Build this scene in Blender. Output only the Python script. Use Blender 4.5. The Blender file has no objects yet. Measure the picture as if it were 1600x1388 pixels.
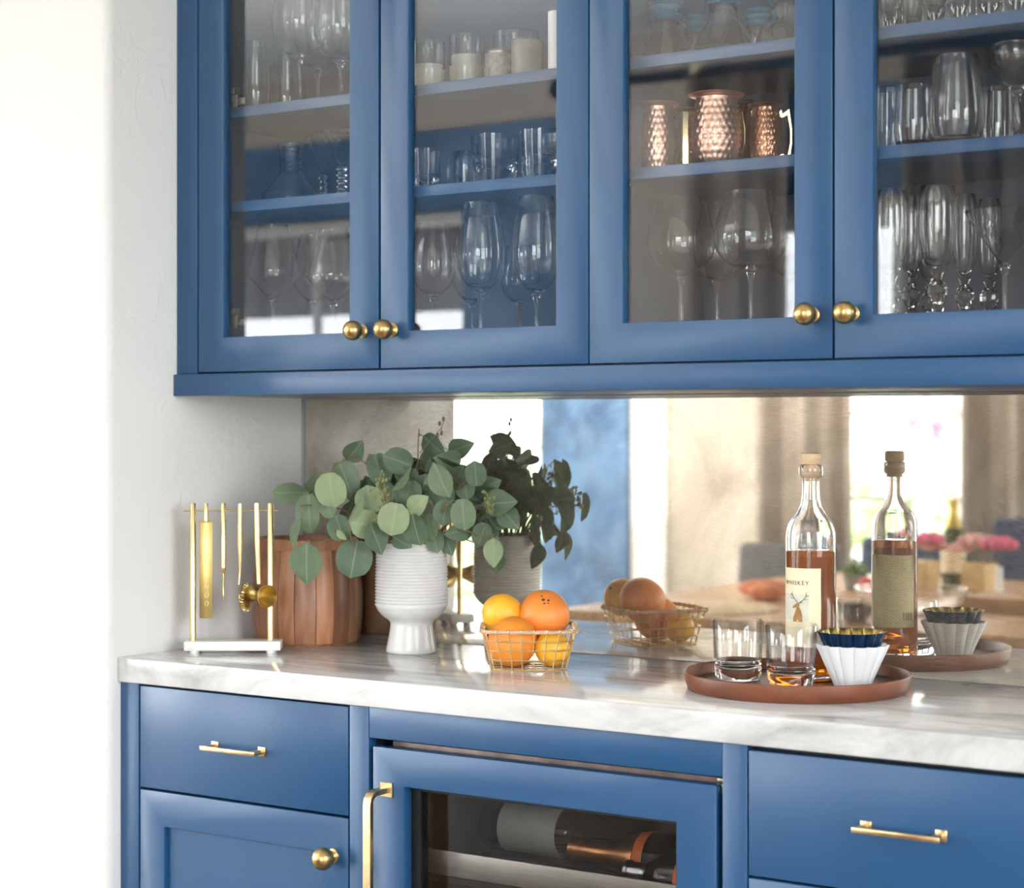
import bpy, bmesh, math, random
from math import sin, cos, pi, radians, sqrt, atan2, hypot
from mathutils import Vector, Matrix
random.seed(11)
SC = bpy.context.scene
COL = SC.collection

# ------------------------------------------------------------------ camera, world, exposure
F, CX, HY = 3000.0, 800.0, 672.0            # focal length in pixels of a 1600 px wide frame, principal column, horizon row
YAW = atan2(2000.0, 3000.0)
SN, CS = sin(YAW), cos(YAW)
CAM = Vector((2.3676, -2.8305, 1.301))
cd = bpy.data.cameras.new('camera'); cam = bpy.data.objects.new('camera', cd); COL.objects.link(cam)
cam.location = CAM; cam.rotation_euler = (pi/2, 0, YAW)
cd.sensor_width = 36.0; cd.lens = F/1600*36.0; cd.shift_y = -22/1600
cd.clip_start = 0.05; cd.clip_end = 200
cd.dof.use_dof = True; cd.dof.focus_distance = 3.0; cd.dof.aperture_fstop = 4.0
SC.camera = cam

sl = bpy.data.lights.new('sun', 'SUN'); so_ = bpy.data.objects.new('sun', sl); COL.objects.link(so_)
sl.energy = 3.0; sl.angle = radians(1.0); sl.color = (1.0, .985, .97)
so_.rotation_euler = (radians(42), 0, radians(-14))
fl0 = bpy.data.lights.new('added_wall_fill', 'AREA'); fl0.shape = 'RECTANGLE'; fl0.size = 3.0; fl0.size_y = .5; fl0.energy = 150; fl0.color = (1.0, .985, .97)
fo = bpy.data.objects.new('added_wall_fill', fl0); COL.objects.link(fo); fo.location = (-2.2, -2.7, 2.1)      # added fill with no visible lamp, aimed at the opposite wall and ceiling
fo.rotation_euler = (Vector((-2.9, -4.3, 3.05))-fo.location).to_track_quat('-Z', 'Y').to_euler()
wd = bpy.data.worlds.new('sky'); SC.world = wd; wd.use_nodes = True
wt = wd.node_tree; wt.nodes.clear()
wo = wt.nodes.new('ShaderNodeOutputWorld'); bgn = wt.nodes.new('ShaderNodeBackground')
tcw = wt.nodes.new('ShaderNodeTexCoord'); sxw = wt.nodes.new('ShaderNodeSeparateXYZ'); rpw = wt.nodes.new('ShaderNodeValToRGB')
mrw = wt.nodes.new('ShaderNodeMapRange'); mrw.inputs['From Min'].default_value = -1; mrw.inputs['From Max'].default_value = 1
wt.links.new(tcw.outputs['Generated'], sxw.inputs[0]); wt.links.new(sxw.outputs['Z'], mrw.inputs['Value']); wt.links.new(mrw.outputs[0], rpw.inputs[0])
els = rpw.color_ramp.elements
els[0].position = 0.0; els[0].color = (.42, .43, .38, 1)
els[1].position = 1.0; els[1].color = (.62, .80, 1.0, 1)
e = els.new(.49); e.color = (.50, .52, .46, 1)
e = els.new(.52); e.color = (.95, .975, 1.0, 1)
e = els.new(.72); e.color = (.86, .94, 1.0, 1)
wt.links.new(rpw.outputs[0], bgn.inputs[0]); bgn.inputs[1].default_value = 10.0
wt.links.new(bgn.outputs[0], wo.inputs[0])

SC.view_settings.view_transform = 'Standard'; SC.view_settings.look = 'None'
SC.view_settings.gamma = 1.0; SC.view_settings.use_curve_mapping = False
SC.view_settings.exposure = 0.66
cy = SC.cycles
cy.use_denoising = True; cy.use_adaptive_sampling = True; cy.adaptive_threshold = 0.01
cy.max_bounces = 28; cy.diffuse_bounces = 5; cy.glossy_bounces = 6; cy.transmission_bounces = 24; cy.transparent_max_bounces = 48
cy.sample_clamp_indirect = 6.0; cy.blur_glossy = 0.5

# ------------------------------------------------------------------ from picture measurements to places in the room
def ray(px):
    u = (px-CX)/F
    return Vector((u*CS-SN, u*SN+CS))
def onY(px, py, Y):                          # point on the plane parallel to the cabinets at depth Y
    d = ray(px); t = (Y-CAM.y)/d.y
    return Vector((CAM.x+d.x*t, Y, CAM.z+(HY-py)/F*t))
def onZ(px, py, Z):
    t = (CAM.z-Z)*F/(py-HY); d = ray(px)
    return Vector((CAM.x+d.x*t, CAM.y+d.y*t, Z))
def atW(px, py, w):
    d = ray(px)
    return Vector((CAM.x+d.x*w, CAM.y+d.y*w, CAM.z+(HY-py)/F*w))
def depth(p): return (p[0]-CAM.x)*(-SN)+(p[1]-CAM.y)*CS
def seen(px, py, Y):                         # a point of the room seen through the mirror at Y=0
    v = onY(px, py, -Y); return Vector((v.x, Y, v.z))
RIGHT = Vector((CS, SN, 0)); TOCAM = Vector((SN, -CS, 0)); UP = Vector((0, 0, 1))

# ------------------------------------------------------------------ materials
MATS = {}
def new_mat(name):
    m = bpy.data.materials.new(name); m.use_nodes = True; nt = m.node_tree; nt.nodes.clear()
    o = nt.nodes.new('ShaderNodeOutputMaterial'); MATS[name] = m
    return m, nt, o
def N(nt, t, **kw):
    n = nt.nodes.new(t)
    for k, v in kw.items():
        if k in n.inputs: n.inputs[k].default_value = v
        else: setattr(n, k, v)
    return n
def rgba(c): return (c[0], c[1], c[2], 1)
def simple(name, col, rough=.5, metal=0, var=.06, scale=30, bump=0, bscale=200, spec=.5, stretch=(1,1,1), coat=0, trans=0, rvar=0, sss=0):
    m, nt, o = new_mat(name)
    p = N(nt, 'ShaderNodeBsdfPrincipled', Roughness=rough, Metallic=metal)
    p.inputs['Specular IOR Level'].default_value = spec; p.inputs['Coat Weight'].default_value = coat
    p.inputs['Transmission Weight'].default_value = trans
    tc = N(nt, 'ShaderNodeTexCoord'); mp = N(nt, 'ShaderNodeMapping'); mp.inputs['Scale'].default_value = stretch
    nt.links.new(tc.outputs['Object'], mp.inputs[0])
    nz = N(nt, 'ShaderNodeTexNoise', Scale=scale, Detail=4.0); nt.links.new(mp.outputs[0], nz.inputs['Vector'])
    rp = N(nt, 'ShaderNodeValToRGB')
    rp.color_ramp.elements[0].position = .3; rp.color_ramp.elements[1].position = .7
    rp.color_ramp.elements[0].color = rgba([max(0, x*(1-var)) for x in col]); rp.color_ramp.elements[1].color = rgba([min(1, x*(1+var)) for x in col])
    nt.links.new(nz.outputs['Fac'], rp.inputs[0]); nt.links.new(rp.outputs[0], p.inputs['Base Color'])
    if rvar:
        mr = N(nt, 'ShaderNodeMapRange'); mr.inputs['To Min'].default_value = max(0, rough-rvar); mr.inputs['To Max'].default_value = rough+rvar
        nt.links.new(nz.outputs['Fac'], mr.inputs['Value']); nt.links.new(mr.outputs[0], p.inputs['Roughness'])
    if bump:
        nb = N(nt, 'ShaderNodeTexNoise', Scale=bscale, Detail=3.0); nt.links.new(mp.outputs[0], nb.inputs['Vector'])
        b = N(nt, 'ShaderNodeBump', Strength=bump, Distance=.002); nt.links.new(nb.outputs['Fac'], b.inputs['Height']); nt.links.new(b.outputs[0], p.inputs['Normal'])
    nt.links.new(p.outputs[0], o.inputs[0])
    return m

PAINT = simple('blue_paint', (.015, .075, .186), rough=.32, var=.03, scale=8, bump=.06, bscale=260, spec=.57)
PAINT_IN = simple('blue_paint_shaded', (.030, .062, .115), rough=.5, var=.03, scale=8)  # same blue paint, duller: the shade inside the cabinets put into the colour
DARK = simple('dark_gap', (.012, .014, .02), rough=.7)
BLACK = simple('black_plastic', (.012, .012, .013), rough=.35)
KNOB = simple('aged_brass', (.66, .43, .18), rough=.30, metal=1, var=.25, scale=60, rvar=.08)
PULL = simple('pale_brass', (.78, .56, .30), rough=.28, metal=1, var=.12, scale=80)
GOLD = simple('bright_brass', (.90, .74, .40), rough=.24, metal=1, var=.05)
GOLD_IN = simple('gold_inside', (.56, .41, .15), rough=.34, metal=1, var=.08)
EDGE = simple('grey_edge', (.34, .38, .44), rough=.4)
BRONZE = simple('dark_strip', (.16, .12, .11), rough=.45, metal=.6, var=.3, scale=40)
HINGE = simple('dark_hinge', (.12, .11, .10), rough=.4, metal=.8)
NICKEL = simple('nickel', (.45, .42, .36), rough=.35, metal=1)
STEEL = simple('brushed_steel', (.46, .46, .45), rough=.42, metal=1, var=.12, scale=6, stretch=(3, 3, 60))
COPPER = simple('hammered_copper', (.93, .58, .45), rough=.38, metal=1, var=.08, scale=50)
COPPER_SHADE = simple('shaded_copper', (.55, .27, .17), rough=.28, metal=1, var=.2, scale=60)  # darker copper for the rear mugs, their shade put into the colour
WHITE_CER = simple('white_glaze', (.70, .69, .68), rough=.22, var=.02, bump=.05, bscale=60)
PORCELAIN = simple('white_porcelain', (.82, .82, .83), rough=.3, var=.02)
NAVY_CER = simple('navy_glaze', (.004, .022, .060), rough=.16, var=.1)
MARBLE_S = simple('pale_marble', (.80, .79, .76), rough=.25, var=.05, scale=20)
WAX = simple('white_wax', (.82, .81, .77), rough=.45, var=.02)
STONE_G = simple('taupe_ceramic', (.24, .225, .205), rough=.4, var=.12, scale=40)
LEATHER = simple('brown_leather', (.17, .050, .020), rough=.42, var=.22, scale=14, bump=.15, bscale=300)
LEATHER_IN = simple('dark_tray_floor', (.105, .065, .048), rough=.33, var=.2, scale=12)
CORK = simple('pale_cork_wood', (.66, .46, .28), rough=.55, var=.12, scale=30, stretch=(1, 1, 8))
PAPER = simple('cream_paper', (.80, .69, .47), rough=.65, var=.03)
PAPER_B = simple('back_label_paper', (.62, .54, .33), rough=.7, var=.05)
PICT = simple('pale_print', (.62, .60, .48), rough=.65, var=.1, scale=60)
INK = simple('dark_ink', (.05, .04, .035), rough=.6)
DEER = simple('deer_brown', (.33, .17, .05), rough=.65, var=.25, scale=200)
ORANGE = simple('orange_peel', (.88, .30, .035), rough=.40, var=.10, scale=14, bump=.25, bscale=420)
GRAPEF = simple('blush_orange_peel', (.87, .26, .045), rough=.40, var=.16, scale=8, bump=.25, bscale=420)
LEMON = simple('golden_peel', (.95, .47, .03), rough=.38, var=.07, scale=14, bump=.22, bscale=420)
SCAR = simple('stem_scar', (.10, .06, .025), rough=.8)
RATTAN = simple('whipped_rim', (.62, .38, .25), rough=.5, var=.2, scale=60)
WIRE = simple('gold_wire', (.84, .66, .36), rough=.28, metal=1)
STEM = simple('stem_brown', (.21, .15, .075), rough=.6, var=.2)
SEED = simple('seed_green', (.20, .21, .07), rough=.6, var=.3, scale=90)
FOIL = simple('copper_foil', (.62, .30, .13), rough=.3, metal=1, var=.2, scale=40, bump=.3, bscale=60)
ORLAB = simple('orange_label', (.72, .16, .04), rough=.5)
GREYLAB = simple('grey_label', (.50, .54, .53), rough=.6)
BOTTLE_D = simple('dark_bottle_glass', (.008, .012, .010), rough=.08)
PEWTER = simple('pewter_capsule', (.42, .45, .50), rough=.25, metal=1, var=.3, scale=60)
FLOORM = simple('floor_boards', (.20, .165, .13), rough=.4, var=.2, scale=4, stretch=(1, 12, 1))
CEIL = simple('ceiling_white', (.88, .88, .88), rough=.8, var=.01)
TRIMW = simple('white_trim', (.80, .80, .78), rough=.45, var=.01)
TABLEW = simple('table_wood', (.46, .26, .12), rough=.35, var=.25, scale=6, stretch=(10, 1, 1))
NAVY_F = simple('navy_fabric', (.018, .032, .085), rough=.8, var=.2)
ROD = simple('black_iron', (.01, .011, .014), rough=.5)
PINK = simple('pink_petal', (.72, .13, .25), rough=.7, var=.35, scale=20)
PINKL = simple('pale_pink_petal', (.80, .42, .42), rough=.7, var=.2, scale=20)
GREENF = simple('room_green', (.10, .19, .04), rough=.7, var=.4, scale=12)
STRAW = simple('straw_mat', (.62, .47, .29), rough=.8, var=.15, scale=60)
SALMON = simple('salmon_bread', (.70, .22, .09), rough=.6, var=.25, scale=20)
REDF = simple('red_fruit', (.60, .03, .025), rough=.35, var=.2)
CHAMP = simple('champagne_green', (.045, .06, .012), rough=.1, var=.2)
CHFOIL = simple('champagne_foil', (.62, .47, .12), rough=.35, metal=1, var=.15)
TERR = simple('ground', (.30, .29, .24), rough=.9, var=.2, scale=3)
BUSH = simple('outdoor_green', (.50, .60, .36), rough=.8, var=.4, scale=5)
BUSHP = simple('outdoor_pink', (.80, .62, .78), rough=.8, var=.3, scale=5)
EAVE = simple('eave_grey', (.30, .28, .30), rough=.8)

def plaster(name, col, bump=.32):
    m, nt, o = new_mat(name)
    p = N(nt, 'ShaderNodeBsdfPrincipled', Roughness=.75); p.inputs['Specular IOR Level'].default_value = .25
    tc = N(nt, 'ShaderNodeTexCoord')
    n1 = N(nt, 'ShaderNodeTexNoise', Scale=3.0, Detail=3.0, Distortion=.4); nt.links.new(tc.outputs['Object'], n1.inputs[0])
    rp = N(nt, 'ShaderNodeValToRGB'); rp.color_ramp.elements[0].color = rgba([x*.965 for x in col]); rp.color_ramp.elements[1].color = rgba(col)
    nt.links.new(n1.outputs['Fac'], rp.inputs[0]); nt.links.new(rp.outputs[0], p.inputs['Base Color'])
    # trowel ridges: islands of a thresholded, distorted noise
    n2 = N(nt, 'ShaderNodeTexNoise', Scale=17.0, Detail=5.0, Roughness=.62, Distortion=.9); nt.links.new(tc.outputs['Object'], n2.inputs[0])
    r2 = N(nt, 'ShaderNodeValToRGB'); r2.color_ramp.elements[0].position = .50; r2.color_ramp.elements[1].position = .56
    nt.links.new(n2.outputs['Fac'], r2.inputs[0])
    n3 = N(nt, 'ShaderNodeTexNoise', Scale=5.0, Detail=2.0); nt.links.new(tc.outputs['Object'], n3.inputs[0])
    r3 = N(nt, 'ShaderNodeValToRGB'); r3.color_ramp.elements[0].position = .46; r3.color_ramp.elements[1].position = .56
    nt.links.new(n3.outputs['Fac'], r3.inputs[0])
    mu = N(nt, 'ShaderNodeMath', operation='MULTIPLY'); nt.links.new(r2.outputs[0], mu.inputs[0]); nt.links.new(r3.outputs[0], mu.inputs[1])
    b = N(nt, 'ShaderNodeBump', Strength=bump, Distance=.0025); nt.links.new(mu.outputs[0], b.inputs['Height'])
    nt.links.new(b.outputs[0], p.inputs['Normal']); nt.links.new(p.outputs[0], o.inputs[0])
    return m
PLASTER = plaster('troweled_plaster', (.80, .785, .772))
CREAM = plaster('cream_plaster', (.56, .505, .435), bump=.15)
PLASTER_S = plaster('smooth_plaster', (.84, .835, .825), bump=.15)

def mottled_blue():
    m, nt, o = new_mat('mottled_blue_wall')
    p = N(nt, 'ShaderNodeBsdfPrincipled', Roughness=.6)
    tc = N(nt, 'ShaderNodeTexCoord'); n1 = N(nt, 'ShaderNodeTexNoise', Scale=6.0, Detail=5.0, Distortion=1.2); nt.links.new(tc.outputs['Object'], n1.inputs[0])
    rp = N(nt, 'ShaderNodeValToRGB'); rp.color_ramp.elements[0].position = .3; rp.color_ramp.elements[1].position = .7
    rp.color_ramp.elements[0].color = (.045, .115, .24, 1); rp.color_ramp.elements[1].color = (.12, .225, .38, 1)
    nt.links.new(n1.outputs['Fac'], rp.inputs[0]); nt.links.new(rp.outputs[0], p.inputs['Base Color']); nt.links.new(p.outputs[0], o.inputs[0])
    return m
BLUEWALL = mottled_blue()

def marble(name='counter_marble'):
    m, nt, o = new_mat(name)
    p = N(nt, 'ShaderNodeBsdfPrincipled', Roughness=.13)
    tc = N(nt, 'ShaderNodeTexCoord'); mp = N(nt, 'ShaderNodeMapping'); mp.inputs['Rotation'].default_value = (.35, .5, .30); mp.inputs['Scale'].default_value = (1.6, 7.5, 4)
    nt.links.new(tc.outputs['Object'], mp.inputs[0])
    n1 = N(nt, 'ShaderNodeTexNoise', Scale=1.9, Detail=7.0, Roughness=.62, Distortion=1.0); nt.links.new(mp.outputs[0], n1.inputs[0])
    r1 = N(nt, 'ShaderNodeValToRGB'); cr = r1.color_ramp
    cr.elements[0].position = .33; cr.elements[0].color = (.36, .35, .345, 1)
    cr.elements[1].position = .60; cr.elements[1].color = (.68, .67, .66, 1)
    x = cr.elements.new(.46); x.color = (.56, .55, .54, 1)
    x = cr.elements.new(.52); x.color = (.65, .64, .63, 1)
    nt.links.new(n1.outputs['Fac'], r1.inputs[0])
    nt.links.new(r1.outputs[0], p.inputs['Base Color']); nt.links.new(p.outputs[0], o.inputs[0])
    return m
MARBLE = marble()

def antique_mirror():
    m, nt, o = new_mat('antique_mirror_glass')
    tc = N(nt, 'ShaderNodeTexCoord')
    n1 = N(nt, 'ShaderNodeTexNoise', Scale=5.0, Detail=6.0, Roughness=.6, Distortion=.8); nt.links.new(tc.outputs['Object'], n1.inputs[0])
    rp = N(nt, 'ShaderNodeValToRGB'); rp.color_ramp.elements[0].position = .32; rp.color_ramp.elements[1].position = .68
    rp.color_ramp.elements[0].color = (.46, .42, .355, 1); rp.color_ramp.elements[1].color = (.82, .785, .72, 1)
    nt.links.new(n1.outputs['Fac'], rp.inputs[0])
    gl = N(nt, 'ShaderNodeBsdfGlossy', Roughness=.015); nt.links.new(rp.outputs[0], gl.inputs['Color'])
    df = N(nt, 'ShaderNodeBsdfDiffuse'); df.inputs['Color'].default_value = (.62, .55, .45, 1)
    # fine swirling polishing scratches
    n3 = N(nt, 'ShaderNodeTexNoise', Scale=4.0, Detail=1.0); nt.links.new(tc.outputs['Object'], n3.inputs[0])
    wv = N(nt, 'ShaderNodeMapping'); wv.inputs['Rotation'].default_value = (0, .7, 0); wv.inputs['Scale'].default_value = (70, 70, 900)
    ad = N(nt, 'ShaderNodeVectorMath', operation='MULTIPLY_ADD'); ad.inputs[1].default_value = (.22, .22, .22)
    nt.links.new(n3.outputs['Color'], ad.inputs[0]); nt.links.new(tc.outputs['Object'], ad.inputs[2])
    nt.links.new(ad.outputs[0], wv.inputs[0])
    n4 = N(nt, 'ShaderNodeTexNoise', Scale=1.0, Detail=3.0); nt.links.new(wv.outputs[0], n4.inputs[0])
    r4 = N(nt, 'ShaderNodeMapRange'); r4.inputs['From Min'].default_value = .40; r4.inputs['From Max'].default_value = .75; r4.inputs['To Min'].default_value = .03; r4.inputs['To Max'].default_value = .22
    nt.links.new(n4.outputs['Fac'], r4.inputs['Value'])
    mx = N(nt, 'ShaderNodeMixShader'); nt.links.new(r4.outputs[0], mx.inputs[0]); nt.links.new(gl.outputs[0], mx.inputs[1]); nt.links.new(df.outputs[0], mx.inputs[2])
    nt.links.new(mx.outputs[0], o.inputs[0])
    return m
MIRROR = antique_mirror()

def thin_glass(name, tint=(1, 1, 1), edge=(.45, .48, .48), boost=1.0, rough=0.0):
    # a clear wall of glass too thin to bend what lies behind it: Fresnel gloss over tinted transparency, denser towards the rim
    m, nt, o = new_mat(name)
    ge = N(nt, 'ShaderNodeNewGeometry')
    io = N(nt, 'ShaderNodeMapRange'); io.inputs['To Min'].default_value = 1.5; io.inputs['To Max'].default_value = 1/1.5
    nt.links.new(ge.outputs['Backfacing'], io.inputs['Value'])
    fr = N(nt, 'ShaderNodeFresnel'); nt.links.new(io.outputs[0], fr.inputs['IOR'])
    mb = N(nt, 'ShaderNodeMath', operation='MULTIPLY', use_clamp=True); mb.inputs[1].default_value = boost; nt.links.new(fr.outputs[0], mb.inputs[0])
    lw = N(nt, 'ShaderNodeLayerWeight', Blend=.5)
    rp = N(nt, 'ShaderNodeValToRGB'); cr = rp.color_ramp
    cr.elements[0].position = .35; cr.elements[0].color = rgba(tint); cr.elements[1].position = .97; cr.elements[1].color = rgba(edge)
    nt.links.new(lw.outputs['Facing'], rp.inputs[0])
    tr = N(nt, 'ShaderNodeBsdfTransparent'); nt.links.new(rp.outputs[0], tr.inputs[0])
    gl = N(nt, 'ShaderNodeBsdfGlossy', Roughness=rough)
    mx = N(nt, 'ShaderNodeMixShader'); nt.links.new(mb.outputs[0], mx.inputs[0]); nt.links.new(tr.outputs[0], mx.inputs[1]); nt.links.new(gl.outputs[0], mx.inputs[2])
    nt.links.new(mx.outputs[0], o.inputs[0])
    return m
PANE = thin_glass('cabinet_pane', (.985, .99, .99), (.9, .93, .93))
PANE_D = thin_glass('smoked_pane', (.82, .80, .78), (.5, .5, .5))
WINGLASS = thin_glass('window_pane', (.99, .99, .99), (.95, .95, .95))
THINCLEAR = thin_glass('clear_tumbler_wall', (.99, .99, .99), (.66, .69, .70), boost=1.3)

def real_glass(name, col=(1, 1, 1), ior=1.5, rough=0.0):
    m, nt, o = new_mat(name)
    p = N(nt, 'ShaderNodeBsdfPrincipled', Roughness=rough, IOR=ior); p.inputs['Base Color'].default_value = rgba(col); p.inputs['Transmission Weight'].default_value = 1
    nt.links.new(p.outputs[0], o.inputs[0])
    return m
CRYSTAL = real_glass('clear_stemware', (.985, .99, .99), 1.47)
SMOKE = real_glass('smoked_stemware', (.86, .88, .91), 1.47)
CUT = real_glass('etched_crystal', (.97, .965, .955), 1.50, .04)
TEAL = simple('teal_glass', (.03, .50, .72), rough=.04, var=.05, trans=.82)
AMBER_T = real_glass('amber_glass', (.75, .36, .14), 1.47)
GLASS = real_glass('tumbler_glass', (.99, .99, .99))
WHISKEY = simple('whiskey', (.95, .27, .02), rough=.02, var=.02, trans=.72)

def leaf_mat(name, c1, c2):
    m, nt, o = new_mat(name)
    p = N(nt, 'ShaderNodeBsdfPrincipled', Roughness=.5); p.inputs['Specular IOR Level'].default_value = .35
    tc = N(nt, 'ShaderNodeTexCoord'); sp = N(nt, 'ShaderNodeSeparateXYZ'); nt.links.new(tc.outputs['Generated'], sp.inputs[0])
    nz = N(nt, 'ShaderNodeTexNoise', Scale=3.5, Detail=4.0); nt.links.new(tc.outputs['Generated'], nz.inputs[0])
    oi = N(nt, 'ShaderNodeObjectInfo')
    a = N(nt, 'ShaderNodeMath', operation='ADD'); nt.links.new(nz.outputs['Fac'], a.inputs[0]); nt.links.new(oi.outputs['Random'], a.inputs[1])
    h = N(nt, 'ShaderNodeMath', operation='MULTIPLY'); h.inputs[1].default_value = .5; nt.links.new(a.outputs[0], h.inputs[0])
    rp = N(nt, 'ShaderNodeValToRGB'); rp.color_ramp.elements[0].color = rgba(c1); rp.color_ramp.elements[1].color = rgba(c2)
    rp.color_ramp.elements[0].position = .15; rp.color_ramp.elements[1].position = .85
    nt.links.new(h.outputs[0], rp.inputs[0])
    # pale midrib
    s1 = N(nt, 'ShaderNodeMath', operation='SUBTRACT'); s1.inputs[1].default_value = .5; nt.links.new(sp.outputs['X'], s1.inputs[0])
    s2 = N(nt, 'ShaderNodeMath', operation='ABSOLUTE'); nt.links.new(s1.outputs[0], s2.inputs[0])
    s3 = N(nt, 'ShaderNodeMapRange'); s3.inputs['From Min'].default_value = .012; s3.inputs['From Max'].default_value = .03; s3.inputs['To Min'].default_value = .3; s3.inputs['To Max'].default_value = 0
    nt.links.new(s2.outputs[0], s3.inputs['Value'])
    mx = N(nt, 'ShaderNodeMix', data_type='RGBA'); nt.links.new(s3.outputs[0], mx.inputs['Factor']); nt.links.new(rp.outputs[0], mx.inputs['A']); mx.inputs['B'].default_value = (.42, .47, .30, 1)
    nt.links.new(mx.outputs['Result'], p.inputs['Base Color'])
    tl = N(nt, 'ShaderNodeBsdfTranslucent'); nt.links.new(mx.outputs['Result'], tl.inputs[0])
    ms = N(nt, 'ShaderNodeMixShader'); ms.inputs[0].default_value = .12
    nt.links.new(p.outputs[0], ms.inputs[1]); nt.links.new(tl.outputs[0], ms.inputs[2]); nt.links.new(ms.outputs[0], o.inputs[0])
    return m
LEAF = leaf_mat('eucalyptus_leaf', (.085, .135, .085), (.20, .26, .155))
LEAF_L = leaf_mat('eucalyptus_leaf_pale', (.20, .27, .15), (.32, .38, .21))

def wood_stave(name, c1, c2):
    m, nt, o = new_mat(name)
    p = N(nt, 'ShaderNodeBsdfPrincipled', Roughness=.38)
    tc = N(nt, 'ShaderNodeTexCoord'); mp = N(nt, 'ShaderNodeMapping'); mp.inputs['Scale'].default_value = (38, 38, 3.0); nt.links.new(tc.outputs['Object'], mp.inputs[0])
    n1 = N(nt, 'ShaderNodeTexNoise', Scale=1.0, Detail=6.0, Roughness=.6, Distortion=.6); nt.links.new(mp.outputs[0], n1.inputs[0])
    oi = N(nt, 'ShaderNodeObjectInfo')
    rp = N(nt, 'ShaderNodeValToRGB'); rp.color_ramp.elements[0].position = .3; rp.color_ramp.elements[1].position = .68
    rp.color_ramp.elements[0].color = rgba(c1); rp.color_ramp.elements[1].color = rgba(c2); nt.links.new(n1.outputs['Fac'], rp.inputs[0])
    hs = N(nt, 'ShaderNodeHueSaturation'); mr = N(nt, 'ShaderNodeMapRange'); mr.inputs['To Min'].default_value = .62; mr.inputs['To Max'].default_value = 1.35
    nt.links.new(oi.outputs['Random'], mr.inputs['Value']); nt.links.new(mr.outputs[0], hs.inputs['Value']); nt.links.new(rp.outputs[0], hs.inputs['Color'])
    nt.links.new(hs.outputs[0], p.inputs['Base Color']); nt.links.new(p.outputs[0], o.inputs[0])
    return m
ACACIA = wood_stave('acacia_wood', (.20, .070, .030), (.46, .215, .105))

def curtain_mat():
    m, nt, o = new_mat('linen_curtain')
    tc = N(nt, 'ShaderNodeTexCoord'); mp = N(nt, 'ShaderNodeMapping'); mp.inputs['Scale'].default_value = (90, 90, 8); nt.links.new(tc.outputs['Object'], mp.inputs[0])
    n1 = N(nt, 'ShaderNodeTexNoise', Scale=1.0, Detail=3.0); nt.links.new(mp.outputs[0], n1.inputs[0])
    rp = N(nt, 'ShaderNodeValToRGB'); rp.color_ramp.elements[0].color = (.40, .345, .295, 1); rp.color_ramp.elements[1].color = (.48, .42, .365, 1); nt.links.new(n1.outputs['Fac'], rp.inputs[0])
    d = N(nt, 'ShaderNodeBsdfDiffuse'); t = N(nt, 'ShaderNodeBsdfTranslucent'); nt.links.new(rp.outputs[0], d.inputs[0]); nt.links.new(rp.outputs[0], t.inputs[0])
    mx = N(nt, 'ShaderNodeMixShader'); mx.inputs[0].default_value = .18; nt.links.new(d.outputs[0], mx.inputs[1]); nt.links.new(t.outputs[0], mx.inputs[2]); nt.links.new(mx.outputs[0], o.inputs[0])
    return m
LINEN = curtain_mat()

def fine_print():
    m, nt, o = new_mat('small_print_label')
    p = N(nt, 'ShaderNodeBsdfPrincipled', Roughness=.7)
    uv = N(nt, 'ShaderNodeUVMap'); mp = N(nt, 'ShaderNodeMapping'); mp.inputs['Scale'].default_value = (26, 42, 1); nt.links.new(uv.outputs[0], mp.inputs[0])
    bk = N(nt, 'ShaderNodeTexBrick'); bk.inputs['Scale'].default_value = 1.0; bk.inputs['Mortar Size'].default_value = .22; bk.inputs['Brick Width'].default_value = 1.7; bk.inputs['Row Height'].default_value = 1.0
    bk.inputs['Color1'].default_value = (.34, .28, .16, 1); bk.inputs['Color2'].default_value = (.45, .38, .22, 1); bk.inputs['Mortar'].default_value = (.62, .54, .33, 1)
    nt.links.new(mp.outputs[0], bk.inputs[0]); nt.links.new(bk.outputs[0], p.inputs['Base Color']); nt.links.new(p.outputs[0], o.inputs[0])
    return m
PRINT = fine_print()

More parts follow.
